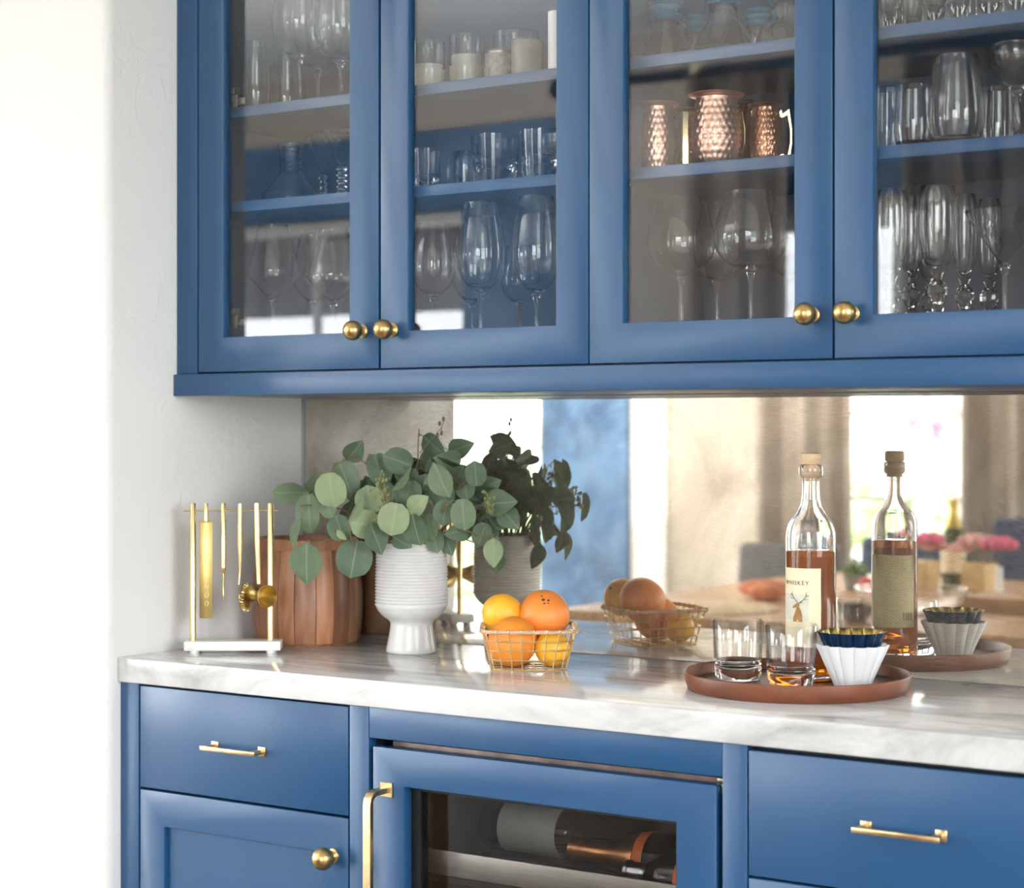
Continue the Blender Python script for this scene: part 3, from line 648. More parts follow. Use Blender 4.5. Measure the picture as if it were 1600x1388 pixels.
# carafe with ribbed neck
p = onY(455, 0, -.19); k = depth(p)/F; z = lambda py: CAM.z+(HY-py)*k-LO
pr = [(.050, .0002), (.0565, .004), (.058, .012), (.050, z(322)*.5+.012)]
zz = [(47, 303), (40, 297), (33, 289), (25, 280), (19.5, 272)]
pr += [(a*k, z(b)) for a, b in zz]
for i in range(6):
    for a in (0, 1, 2, 3): pr.append(((16.5+2.2*sin(pi*a/4)+(2.5 if i > 3 else 0)*(i-3)/2)*k, z(270-7*(i+a/4))))
pr += [(21*k, z(226))]
pr = sorted([q for q in pr], key=lambda q: q[1])
o = M().lathe(shell(pr, .0015, .005), 40).build('carafe', CRYSTAL, None, ang=60); o.location = (p.x, -.19, LO); tag(o, 'clear carafe with ribbed neck on the lower shelf behind the leftmost door', 'carafe')
stem_glass('martini_glass', 'martini glass on a beaded stem right of the ribbed carafe', 'beaded martini glasses', 505, -.10, LO, 214, 272, 27, 'martini', CRYSTAL, sr=.0030, knop='beads')
stem_glass('martini_glass', 'martini glass on a beaded stem at the right end beside the door frame, leftmost door', 'beaded martini glasses', 534, -.225, LO, 206, 259, 34, 'martini', CRYSTAL, sr=.0036, knop='beads')
stem_glass('wine_glass', 'angular wine glass nearest the hinges at the bottom of the leftmost cabinet door', 'angular wine glasses', 427, -.20, FLR, 352, 470, 40, 'angled', CRYSTAL)
stem_glass('wine_glass', 'rear angular wine glass between two others at the bottom of the leftmost door', 'angular wine glasses', 489, -.10, FLR, 368, 476, 35, 'angled', CRYSTAL)
stem_glass('wine_glass', 'angular wine glass nearest the knob at the bottom of the leftmost door', 'angular wine glasses', 521, -.215, FLR, 360, 475, 41, 'angled', CRYSTAL)
# ---- second door
def candle(label, px, Y, rim, wax, half, hw):
    p = onY(px, 0, Y); k = depth(p)/F; zt = CAM.z+(HY-rim)*k-HI; zw = CAM.z+(HY-wax)*k-HI
    t = thing('candle_jar', label, 'candle', (p.x, Y, HI), 0, 'candles in glass jars')
    bowl_mesh('straight', half*k, .0002, zt, .0016, 36, .005).build('jar', CRYSTAL, t, ang=50)
    c = M().lathe([(0,.0062),(hw*k*.97,.0062),(hw*k,.008),(hw*k,zw-.002),(hw*k*.96,zw),(.004,zw-.001),(0,zw-.001)], 36).build('candle', WAX, t, ang=50)
    M().tube([(0,0,zw-.001),(.0006,0,zw+.009)], .0008, 6).build('wick', INK, c)
candle('white candle in a clear glass jar at the left end of its shelf, second door', 668, -.235, 66, 103, 27, 23.5)
candle('white candle in a clear jar, second along the top shelf of the second door', 729, -.20, 56, 88, 27, 24)
cup_glass('glass_vase', 'wide clear glass cylinder behind the taupe cup, second door', None, 806, -.11, HI, 52, 36, 'straight', CRYSTAL, cat='vase')
p = onY(781, 0, -.225); k = depth(p)/F
zt = CAM.z+(HY-80)*k-HI
t = thing('votive_holder', 'embossed grey votive holder between the white candle and the taupe cup', 'candle holder', (p.x, -.225, HI))
def emb(a, r, h): return r*(1+.045*max(0, sin(9*a+h*260)*sin(h*420+3*a)))
M().lathe([(0,.0002),(.020,.0002),(.0235,.003)]+[(.0245,.006+(zt-.012)*i/12) for i in range(13)]+[(.0215,zt-.003),(.021,zt),(.0195,zt),(.019,.006),(0,.006)], 48, fn=emb).build('body', simple('grey_embossed', (.30,.29,.27), rough=.3, var=.3, scale=120), t, ang=60)
M().lathe([(.0228,zt-.007),(.0245,zt-.006),(.0245,zt-.003),(.0228,zt-.002)], 36).build('rim_band', NICKEL, t)
cup_glass('ceramic_cup', 'plain taupe cylinder cup in front of the clear glass cylinder', None, 824, -.245, HI, 66, 25, 'straight', STONE_G, cat='cup', th=.003)
o = cup_glass('pillar_vase', 'slim pale cylinder at the right end of the top shelf, second door', None, 869, -.235, HI, 19, 13, 'straight', WAX, cat='vase')
cup_glass('tumbler', 'smoky glass tumbler in the left corner of the lower shelf, second door', 'smoky tumblers', 664, -.17, LO, 234, 25, 'tumbler', SMOKE)
p = onY(727, 0, -.15); k = depth(p)/F; zt = CAM.z+(HY-238)*k-LO
t = thing('glass_mug', 'small ribbed glass mug with a handle left of the tumblers, second door', 'mug', (p.x, -.15, LO))
M().lathe(shell([(.017,.0002),(.019,.003),(.020,zt*.3),(.020,zt*.7),(.0205,zt)], .0018, .006), 32, fn=lambda a, r, h: r*(1+.03*sin(14*a))).build('cup', SMOKE, t, ang=60)
M().tube([Vector((-.018,-.004,zt*.86)), Vector((-.027,-.006,zt*.84)), Vector((-.032,-.007,zt*.66)), Vector((-.032,-.007,zt*.38)), Vector((-.027,-.006,zt*.2)), Vector((-.018,-.004,zt*.16))], .0030, 10).build('handle', SMOKE, t, ang=60)
cup_glass('tumbler', 'large smoky tumbler right of the small mug on the lower shelf, second door', 'smoky tumblers', 774, -.205, LO, 213, 39, 'tumbler', SMOKE)
cup_glass('tumbler', 'smoky tumbler nearest the right frame on the lower shelf, second door', 'smoky tumblers', 846, -.235, LO, 205, 35, 'tumbler', SMOKE)
cup_glass('tumbler', 'rear smoky tumbler at the right end of the lower shelf, second door', 'smoky tumblers', 872, -.13, LO, 216, 28, 'tumbler', SMOKE)
stem_glass('wine_glass', 'wine glass at the left end of the bottom shelf behind the second door', 'red wine glasses, second door', 677, -.18, FLR, 350, 466, 35, 'red', CRYSTAL)
stem_glass('wine_glass', 'largest wine glass, front and centre of the bottom shelf behind the second door', 'red wine glasses, second door', 751, -.225, FLR, 318, 459, 40, 'red', CRYSTAL)
stem_glass('wine_glass', 'rear wine glass hidden behind the largest one, bottom shelf of the second door', 'red wine glasses, second door', 738, -.09, FLR, 352, 476, 34, 'red', CRYSTAL)
stem_glass('wine_glass', 'wine glass with an amber stem, bottom shelf of the second door', None, 813, -.11, FLR, 385, 477, 31, 'red', SMOKE, stem_mat=AMBER_T)
stem_glass('wine_glass', 'wine glass nearest the right frame at the bottom of the second door', 'red wine glasses, second door', 838, -.215, FLR, 308, 462, 39, 'red', CRYSTAL)
# ---- third door
def flask(label, px, Y, neck, shoulder, low, nw, bw, rim, group='teal-necked carafes'):
    p = onY(px, 0, Y); k = depth(p)/F; zz = lambda py: CAM.z+(HY-py)*k-HI2
    zn, zs, zl = zz(neck), zz(shoulder), zz(low)
    t = thing('carafe', label, 'carafe', (p.x, Y, HI2), 0, group)
    r = nw*k; R = bw*k
    pr = [(R*.86,.0002),(R*1.0,.004),(R*1.04,.012),(R*.99, zl*.5+.008),(R*.80, (zl+zs)/2+.002),(r*1.18, zs-.008),(r*1.0, zs),(r*.98,zn)]
    M().lathe(shell(pr, .0022, .006), 40).build('body', CRYSTAL, t, ang=60)
    rg = []
    zt = zz(rim)
    for i in range(3):
        for a in range(5): rg.append((r*(1.0+.16*sin(pi*a/4)), zn+(zt-zn)*(i+a/4)/3))
    M().lathe(rg+[(r*.93,zt),(r*.93,zn)], 40).build('collar', TEAL, t, ang=60)
flask('clear carafe with teal rings at its neck, leftmost of three, third door', 1041, -.19, 34, 45, 84, 24, 40, -2)
flask('clear carafe with teal rings at its neck, in the middle, third door', 1130, -.235, 8, 30, 78, 23, 47, -18)
flask('clear carafe with teal rings at its neck, at the right, third door', 1226, -.22, 4, 26, 62, 22, 46, -20)
def jar(label, px, Y, rim, half):
    p = onY(px, 0, Y); k = depth(p)/F; zt = CAM.z+(HY-rim)*k-HI2; r = half*k
    t = thing('glass_jar', label, 'jar', (p.x, Y, HI2), 0, 'teal-ringed jars')
    bowl_mesh('bell', r*.92, .0002, zt*.7, .002, 36, .005).build('body', CRYSTAL, t, ang=60)
    rg = []
    for i in range(3):
        for a in range(5): rg.append((r*(.86+.14*sin(pi*a/4)), zt*.7+zt*.3*(i+a/4)/3))
    M().lathe(rg+[(r*.78,zt),(r*.78,zt*.7)], 36).build('collar', TEAL, t, ang=60)
jar('small teal-ringed jar between the left and middle carafes', 1086, -.10, 24, 22)
jar('small teal-ringed jar between the middle and right carafes', 1185, -.12, 14, 24)
def mug(label, px, Y, rim, half, hang, bright=True, low=None):
    p = onY(px, 0, Y); k = depth(p)/F; zt = CAM.z+(HY-rim)*k-LO2; R = half*k
    t = thing('copper_mug', label, 'mug', (p.x, Y, LO2), 0, 'copper mugs')
    cu = COPPER if bright else COPPER_SHADE
    body = [(.55,.0),(.66,.02),(.80,.10),(.92,.22),(.99,.36),(1.0,.48),(.96,.62),(.89,.76),(.84,.88),(.84,.95)]
    pr = []
    for (r0, h0), (r1, h1) in zip(body, body[1:]):
        for q in range(5): pr.append((r0+(r1-r0)*q/5, h0+(h1-h0)*q/5))
    pr.append(body[-1])
    def dim(a, r, h):
        f = h/zt
        if f < .07 or f > .90: return r
        row = f*11; a2 = a+(.5*int(row))*2*pi/22
        return r*(1+.060*(abs(sin(11*a2))*abs(sin(pi*row)))-.012)
    vs = [(r*R*1.0, h*zt+.0002) for r, h in pr]
    M().lathe([(0,.0002)]+vs+[(R*.82, zt*.95), (R*.78, zt*.4), (R*.5, .004), (0,.004)], 88, fn=dim).build('cup', cu, t, ang=50)
    M().lathe([(R*.84,zt*.95),(R*1.02,zt*.975),(R*1.14,zt*.985),(R*1.16,zt),(R*1.12,zt*1.005),(R*.98,zt*.99),(R*.80,zt*.965)], 48).build('lip', cu, t, ang=60)
    # curved bracket handle with flared ends, in the plane through the axis
    ca, sa = cos(hang), sin(hang); hh = zt
    X_ = lambda f: R*(.90+(f-.90)*1.35)
    out = [(X_(.90),.88*hh),(X_(1.02),.93*hh),(X_(1.10),.86*hh),(X_(1.42),.93*hh),(X_(1.56),.62*hh),(X_(1.56),.40*hh),(X_(1.42),.10*hh),(X_(1.10),.18*hh),(X_(1.02),.10*hh),(X_(.90),.16*hh)]
    inn = [(X_(.94),.80*hh),(X_(1.08),.78*hh),(X_(1.30),.82*hh),(X_(1.42),.60*hh),(X_(1.42),.42*hh),(X_(1.30),.22*hh),(X_(1.08),.26*hh),(X_(.94),.24*hh)]
    pts = out+inn[::-1]
    m = M(); n = len(pts); y0 = .0050
    n1, n2 = len(out), len(inn)
    vs = [(x,-y0,z) for x,z in out]+[(x,-y0,z) for x,z in inn]+[(x,y0,z) for x,z in out]+[(x,y0,z) for x,z in inn]
    fs = []
    idx = [(i, min(n2-1, round(i*(n2-1)/(n1-1)))) for i in range(n1)]
    B = n1+n2
    for (i, a), (j, b) in zip(idx, idx[1:]):
        f = [i, j, n1+b]+([n1+a] if a != b else [])
        fs.append(tuple(f)); fs.append(tuple(q+B for q in f[::-1]))
        fs.append((i, i+B, j+B, j))
        if a != b: fs.append((n1+a, n1+b, n1+b+B, n1+a+B))
    fs.append((0, n1, n1+B, B)); fs.append((n1-1, n1-1+B, B+n1+n2-1, n1+n2-1))
    m.add(vs, fs); m.move(lambda v: (v.x*ca-v.y*sa, v.x*sa+v.y*ca, v.z))
    m.build('handle', GOLD, t, bevel=.0008, seg=1)
mug('bright hammered copper mug at the left end of its shelf', 1027, -.19, 163, 30, radians(160))
mug('largest bright hammered copper mug, in the middle of the shelf', 1119, -.225, 148, 38, radians(75))
mug('copper mug coloured as shaded, between the two bright copper mugs', 1073, -.09, 172, 25, radians(-64), False)
mug('copper mug coloured as shaded, with gold bracket handle right of the largest bright mug', 1151, -.095, 162, 25, radians(16), False)
mug('copper mug coloured as shaded, at the right end of its shelf, against the door frame', 1196, -.165, 164, 24, radians(18), False)
stem_glass('wine_glass', 'balloon wine glass at the left of the bottom shelf behind the third door', 'balloon wine glasses, third door', 1064, -.20, FLR, 310, 431, 54, 'balloon', CRYSTAL)
stem_glass('wine_glass', 'balloon wine glass at the front right of the bottom shelf behind the third door', 'balloon wine glasses, third door', 1173, -.235, FLR, 300, 424, 58, 'balloon', CRYSTAL)
stem_glass('wine_glass', 'rear balloon wine glass between the two front ones, third door', 'balloon wine glasses, third door', 1120, -.07, FLR, 330, 441, 35, 'balloon', CRYSTAL)
stem_glass('wine_glass', 'balloon wine glass half hidden by the right frame of the third door', 'balloon wine glasses, third door', 1248, -.105, FLR, 312, 440, 50, 'balloon', CRYSTAL)
# ---- fourth door
for px, Y, half, lab in [(1392, -.20, 20, 'straight glass at the left end of the top shelf, rightmost door'), (1424, -.12, 20, 'rear straight glass, second from the left on the top shelf, rightmost door'),
                    (1460, -.20, 21, 'straight glass, third from the left on the top shelf, rightmost door'), (1497, -.225, 21, 'straight glass in the middle of the top shelf, rightmost door'),
                    (1546, -.21, 23, 'straight glass, second from the right edge of the photo on the top shelf'), (1588, -.24, 22, 'straight glass at the right edge of the photo on the top shelf')]:
    cup_glass('highball_glass', lab, 'highball glasses on the top shelf', px, Y, HI2, -60, half, 'tumbler', CRYSTAL, base_th=.010)
cup_glass('stemless_glass', 'stemless wine glass at the left end of the lower shelf, rightmost door', 'stemless wine glasses', 1386, -.18, LO2, 140, 30, 'bell', CRYSTAL)
cup_glass('stemless_glass', 'stemless wine glass second from the left on the lower shelf, rightmost door', 'stemless wine glasses', 1429, -.235, LO2, 134, 32, 'bell', CRYSTAL)
cup_glass('stemless_glass', 'tallest stemless glass with inward curving rim, middle of the lower shelf, rightmost door', 'stemless wine glasses', 1494, -.25, LO2, 88, 45, 'tulip', CRYSTAL)
cup_glass('stemless_glass', 'rear stemless glass behind the stem of the cut coupe', 'stemless wine glasses', 1560, -.14, LO2, 138, 31, 'bell', CRYSTAL)
stem_glass('coupe_glass', 'cut glass coupe on a stem at the right end of the lower shelf', None, 1589, -.22, LO2, 70, 138, 43, 'coupe', CUT, sr=.005, foot=.03)
fx = [(1393, -.245, 298, 430, 26, 'crystal flute at the left end of the bottom shelf, rightmost door'), (1424, -.165, 308, 431, 21, 'crystal flute second from the left on the bottom shelf, rightmost door'),
      (1465, -.25, 292, 424, 30, 'largest crystal flute in the middle of the bottom shelf, rightmost door'), (1453, -.10, 318, 443, 20, 'rear crystal flute behind the largest one, rightmost door'),
      (1507, -.175, 304, 434, 19, 'crystal flute right of the largest one, rightmost door'), (1546, -.125, 312, 438, 19, 'crystal flute beside the martini glasses, rightmost door')]
for px, Y, a, b, h, lab in fx:
    stem_glass('crystal_flute', lab, 'crystal flutes', px, Y, FLR, a, b, h, 'flute', CUT, sr=.0042, foot=.03, knop='facet')
stem_glass('martini_glass', 'plain martini glass in front at the right of the bottom shelf', 'plain martini glasses', 1570, -.245, FLR, 330, 416, 62, 'martini', CRYSTAL)
stem_glass('martini_glass', 'plain martini glass cut off by the right edge of the photo', 'plain martini glasses', 1640, -.10, FLR, 345, 425, 56, 'martini', CRYSTAL)

# ------------------------------------------------------------------ wine bottles in the fridge
def lying_bottle(label, p, flip, parts, sc=1.0, xs=None, group='bottles lying in the wine fridge'):
    t = thing('wine_bottle', label, 'bottle', p, 0, group)
    pr = [(0,0),(.030,.0),(.0395,.004),(.041,.012),(.041,.165),(.039,.180),(.033,.200),(.024,.222),(.0175,.245),(.0150,.262),(.0145,.300),(.0160,.302),(.0160,.312),(.013,.314),(0,.314)]
    s = -1 if flip else 1
    def put(m, name, mat):
        m.move(lambda v: (v.x*s*(xs or sc), v.y*sc, v.z*sc)); return m.build(name, mat, t, ang=50)
    put(M().lathe(pr, 36, 'x'), 'glass_body', BOTTLE_D)
    for name, mat, z0, z1, ext in parts:
        q = [(r+ext, h) for r, h in pr if z0 < h < z1]
        def rad(h):
            for (r0, h0), (r1, h1) in zip(pr, pr[1:]):
                if h0 <= h <= h1: return r0+(r1-r0)*(h-h0)/max(1e-6, h1-h0)
        q = [(rad(z0)+ext, z0)]+q+[(rad(z1)+ext, z1)]
        if z1 > .31: q += [(0, z1+ext)]
        put(M().lathe(q, 36, 'x'), name, mat)
lying_bottle('dark wine bottle with a plain grey-white label at the left of the fridge rack', (.5825, -.216, .6545), False, [('label', GREYLAB, .040, .150, .0006)])
lying_bottle('sparkling bottle with copper foil neck and orange band, middle of the fridge rack', (1.104, -.306, .6545), True, [('foil', FOIL, .185, .3139, .0022), ('neck_band', ORLAB, .165, .1845, .0014)], .98)
lying_bottle('small dark bottle with pewter capsule and orange label, right in the fridge', (1.100, -.3885, .6530), True, [('capsule', PEWTER, .235, .3139, .0012), ('label', ORLAB, .050, .120, .0006)], .95, xs=.50)

# ------------------------------------------------------------------ bar tool rack
pc = onZ(365, 1019, CT); ANG = radians(35.5)
kk = depth(pc)/F
t = thing('tool_rack', 'brass bar tool rack on a white marble base beside the left wall', 'rack', pc, ANG)
M().box(-.083, .083, -.024, .024, .0045, .0205).build('base', MARBLE_S, t, bevel=.0012)
for x in (-.066, .066):
    for y in (-.014, .014): M().lathe([(0,0),(.0075,0),(.0082,.002),(.0075,.0045),(0,.0045)], 20, at=(x, y, 0)).build('foot', TRIMW, t)
for x in (-.0705, .0640):
    M().lathe([(0,.0205),(.0054,.0205),(.0054,.2575),(.0046,.2588),(0,.2588)], 20, at=(x, 0, 0)).build('post', GOLD, t, ang=50)
M().tube([(-.0865,0,.2455),(.0765,0,.2455)], .0016, 10).build('crossbar', GOLD, t)
def hang(name, label, cat, px):
    lx = (px-365)*kk
    loc = pc+Vector((cos(ANG)*lx, sin(ANG)*lx, .2455))
    return thing(name, label, cat, loc, ANG, 'bar tools on the rack')
zp = lambda py: -(py-800)*kk*1.003           # drop below the crossbar
def loop_rod(r, ztop, zbot, n=16):
    return M().lathe([(0,zbot),(r,zbot),(r,ztop-.001),(r*.85,ztop),(0,ztop)], n)
g = hang('ice_tongs', 'flat brass ice tongs hanging leftmost on the tool rack', 'tongs', 322)
loop_rod(.0042, zp(788), zp(816)).build('hanger', GOLD, g, ang=50)
m = M(); z0, z1 = zp(967), zp(816)
for y0, y1, x0, x1, lz in ((-.0065, -.0050, -.0098, .0118, 0), (.0050, .0065, -.0120, .0096, .0)):
    m.box(x0, x1, y0, y1, z0, z1-.0016)
m.box(-.011, .011, -.0065, .0065, z1-.0016, z1)
m.build('arms', GOLD_IN, g, bevel=.0006)
em = M()
for py in (917, 931, 944):
    c = [(.002+.0032*cos(a), -.0068, zp(py)+.0042*sin(a)) for a in [2*pi*i/14 for i in range(15)]]; em.tube(c, .0006, 6, False)
em.build('embossed_ring', GOLD, g)
g = hang('cocktail_pick', 'slim brass pick hanging second from left on the tool rack', 'bar tool', 349)
loop_rod(.0043, zp(788), zp(884)).build('grip', GOLD, g, ang=50)
M().lathe([(0,zp(896)),(.0025,zp(896)),(.0040,zp(891)),(.0046,zp(887)),(.0040,zp(884)),(0,zp(884))], 16).build('collar', GOLD, g)
M().lathe([(0,zp(943)),(.0005,zp(942)),(.0018,zp(931)),(.0011,zp(926)),(.0014,zp(912)),(.0024,zp(897)),(0,zp(896))], 12).build('prong', GOLD, g)
g = hang('cocktail_strainer', 'brass coil strainer hanging third from left on the tool rack', 'strainer', 375)
M().lathe([(0,zp(892)),(.0022,zp(892)),(.0046,zp(850)),(.0040,zp(789)),(0,zp(788))], 14).build('grip', GOLD, g, ang=50)
cc = Vector((.0065, .010, zp(936))); A = radians(74)
m = M().tube([(0,0,zp(892)), (-.001,0,zp(905)), (-.002,0,zp(915))], .0013, 8)
disc = M().lathe([(0,-.0008),(.024,-.0008),(.0245,0),(.024,.0008),(0,.0008)], 36)
disc.move(lambda v: (cc.x+v.z*sin(A)+v.x*cos(A), cc.y-v.z*cos(A)+v.x*sin(A)*1.0, cc.z+v.y))
disc.build('strainer_plate', GOLD_IN, g, ang=50); m.build('neck', GOLD, g)
coil = []
for i in range(26*8+1):
    th_ = 2*pi*i/(26*8); b = i/8*2*pi; rr = .021+.0036*cos(b); hh = .0045+.0036*sin(b)
    v = Vector((rr*cos(th_), rr*sin(th_), hh)); coil.append((cc.x+v.z*sin(A)+v.x*cos(A), cc.y-v.z*cos(A)+v.x*sin(A), cc.z+v.y))
M().tube(coil, .0008, 5, False).build('spring', GOLD, g)
g = hang('jigger', 'brass double jigger on a long handle hanging rightmost on the tool rack', 'jigger', 401)
M().tube([(0,0,zp(788)), (.0012,-.002,zp(850)), (.004,-.004,zp(914))], [.0052,.0050,.0036], 14).build('grip', GOLD, g, ang=50)
jp = [(.0,.0),(.006,-.001),(.0075,-.006),(.0170,-.028),(.0176,-.0285),(.0170,-.0275)]
ax = Vector((.60, -.79, -.05)).normalized(); ux = ax.cross(Vector((0,0,1))).normalized(); uy = ux.cross(ax)
c0 = Vector((.0035, -.006, zp(930)))
big = M().lathe([(0,.003),(.006,.003),(.0085,.006),(.0192,.030),(.0198,.030),(.0200,.0296),(.0092,.0045),(.0065,.0008),(0,.0008)], 40)
sml = M().lathe([(0,-.003),(.006,-.003),(.0085,-.006),(.0160,-.024),(.0166,-.024),(.0168,-.0236),(.0092,-.0045),(.0065,-.0008),(0,-.0008)], 40)
for mm, nm in ((big, 'large_cup'), (sml, 'small_cup')):
    mm.move(lambda v: c0+ux*v.x+uy*v.y+ax*v.z); mm.build(nm, GOLD_IN, g, ang=50)

# ------------------------------------------------------------------ wooden ice bucket
fb_ = onZ(480, 1011, CT); rd = (Vector((fb_.x, fb_.y, 0))-Vector((CAM.x, CAM.y, 0))).normalized()
R0 = .0975
bc = Vector((fb_.x, fb_.y, CT))+rd*R0*.95
bk = thing('ice_bucket', 'round wooden bucket of reddish staves in the back left corner', 'bucket', (max(bc.x, .1075), min(bc.y, -.1045), CT))
HB = .190
def brad(f): return R0*(.93+.115*sin(pi*min(1, f*1.05+.12))**.8*(1-.25*f)) if f < 1 else R0*.96
edges = [0]; rs = random.Random(5)
while edges[-1] < 2*pi-.30: edges.append(edges[-1]+rs.uniform(.30, .50))
edges[-1] = 2*pi
for a, b in zip(edges, edges[1:]):
    m = M(); na = 4; nz = 9; vs = []
    for s_ in (0, 1):
        for i in range(nz):
            f = i/(nz-1); zz_ = .004+(HB-.024)*f
            for q in range(na+1):
                an = a+.006+(b-a-.012)*q/na
                r = brad(f*.88)-(.013 if s_ else 0)-(.0012 if (q in (0, na) and not s_) else 0)
                vs.append((r*cos(an), r*sin(an), zz_))
    L_ = nz*(na+1); fs = []
    for i in range(nz-1):
        for q in range(na):
            k0 = i*(na+1)+q; f4 = (k0, k0+1, k0+na+2, k0+na+1)
            fs += [f4, tuple(x+L_ for x in f4[::-1])]
        k0 = i*(na+1); fs += [(k0, k0+na+1, k0+na+1+L_, k0+L_)]; k0 += na; fs += [(k0, k0+L_, k0+na+1+L_, k0+na+1)]
    for q in range(na):
        fs.append((q, q+L_, q+1+L_, q+1)); k0 = (nz-1)*(na+1)+q; fs.append((k0, k0+1, k0+1+L_, k0+L_))
    m.add(vs, fs).build('stave', ACACIA, bk, ang=40)
rb = brad(.88)
M().lathe([(rb-.012,HB-.0195),(rb+.0008,HB-.0195),(rb+.0008,HB-.002),(rb-.001,HB),(rb-.011,HB),(rb-.012,HB-.002),(rb-.012,HB-.0195)], 56).build('rim', ACACIA, bk, ang=40)
M().lathe([(0,.0),(R0*.93,.0),(R0*.95,.004),(R0*.8,.008),(0,.008)], 40).build('floor_disc', ACACIA, bk, ang=40)

# ------------------------------------------------------------------ vase and eucalyptus
vf = onZ(643, 1023, CT)
rd = (Vector((vf.x, vf.y, 0))-Vector((CAM.x, CAM.y, 0))).normalized()
vc = Vector((vf.x, vf.y, CT))+rd*.040
kv = depth(vc)/F; hv = lambda py: (1021-py)*kv
vz = thing('vase', 'white footed ceramic vase with fine horizontal ribs', 'vase', vc)
pr = [(0,.0),(.0432,.0),(.0443,.002),(.0432,hv(1012)),(.0405,hv(1000)),(.0380,hv(988)),(.0368,hv(978)),(.0374,hv(974)),(.0415,hv(970)),(.0480,hv(966)),(.0540,hv(961)),(.0590,hv(955)),(.0615,hv(950))]
zb, zt = hv(946), hv(851)
nr = 19
for i in range(nr*4+1):
    f = i/(nr*4); base = .0628-.0020*f**2
    pr.append((base+.0013*cos(2*pi*i/4), zb+(zt-zb)*f))
pr += [(.0598,zt+.002),(.0582,zt+.0015),(.0572,zt-.004),(.0572,zb+.008),(.045,zb-.012),(0,zb-.016)]
wob = lambda a, r, h: r*(1+.0016*sin(3*a+h*120)+.001*sin(5*a-h*170)) if h > zb-.01 and r > .0585 else r
M().lathe(pr, 72, fn=wob).build('body', WHITE_CER, vz, ang=75)
pl = thing('eucalyptus_bouquet', 'bouquet of round-leaved grey-green eucalyptus branches in the white vase', 'plant', vc+Vector((0, 0, zb)))
PL = Vector(pl.location)
def leaf_mesh(name, kind, mat):
    nx, ny = 4, 7; vs = []; fs = []
    for j in range(ny+1):
        t_ = j/ny; y = -.5+t_
        if kind == 0: hw = .5*sqrt(max(0, 1-(2*abs(t_-.48)/1.04)**2.15))
        elif kind == 1: hw = .5*(sin(pi*t_**.80)**.85 if 0 < t_ < 1 else 0)
        else: hw = .5*(sin(pi*t_**1.15)**.75 if 0 < t_ < 1 else 0)
        hw = max(hw, .015)
        for i in range(nx+1):
            s_ = -1+2*i/nx
            vs.append((hw*s_, y, .13*abs(s_)**1.5*hw*1.6-.16*(y+.1)**2+.03*sin(3*y+2*s_)))
    for j in range(ny):
        for i in range(nx):
            k0 = j*(nx+1)+i; fs.append((k0, k0+1, k0+nx+2, k0+nx+1))
    me = bpy.data.meshes.new(name); me.from_pydata(vs, [], fs); me.polygons.foreach_set('use_smooth', [True]*len(me.polygons)); me.materials.append(mat)
    return me
LM = [leaf_mesh('leaf', kd, LEAF) for kd in (0, 1, 2)]; LP = [leaf_mesh('leaf', kd, LEAF_L) for kd in (0, 1, 2)]
LEAVES = []
def leaf(pos, w, h, ang, tilt=(0, 0), kind=0, pale=False):
    """ang: direction of the leaf's tip seen from the camera's side, 0 = right, 90 = up; tilt: lean about its own axes"""
    a = radians(ang); tip = RIGHT*cos(a)+UP*sin(a); nrm = TOCAM.copy(); side = tip.cross(nrm)
    B = Matrix((side, tip, nrm)).transposed().to_4x4()
    Mx = Matrix.Translation(pos-PL) @ B @ Matrix.Rotation(radians(tilt[0]), 4, 'X') @ Matrix.Rotation(radians(tilt[1]), 4, 'Y') @ Matrix.Diagonal((w, h, (w+h)*.5, 1))
    o = bpy.data.objects.new('leaf', (LP if pale else LM)[kind]); COL.objects.link(o); o.parent = pl; o.matrix_local = Mx
    LEAVES.append((Mx @ Vector((0, -.5, -.04)), (Mx.to_3x3() @ Vector((0, 1, 0))).normalized()))
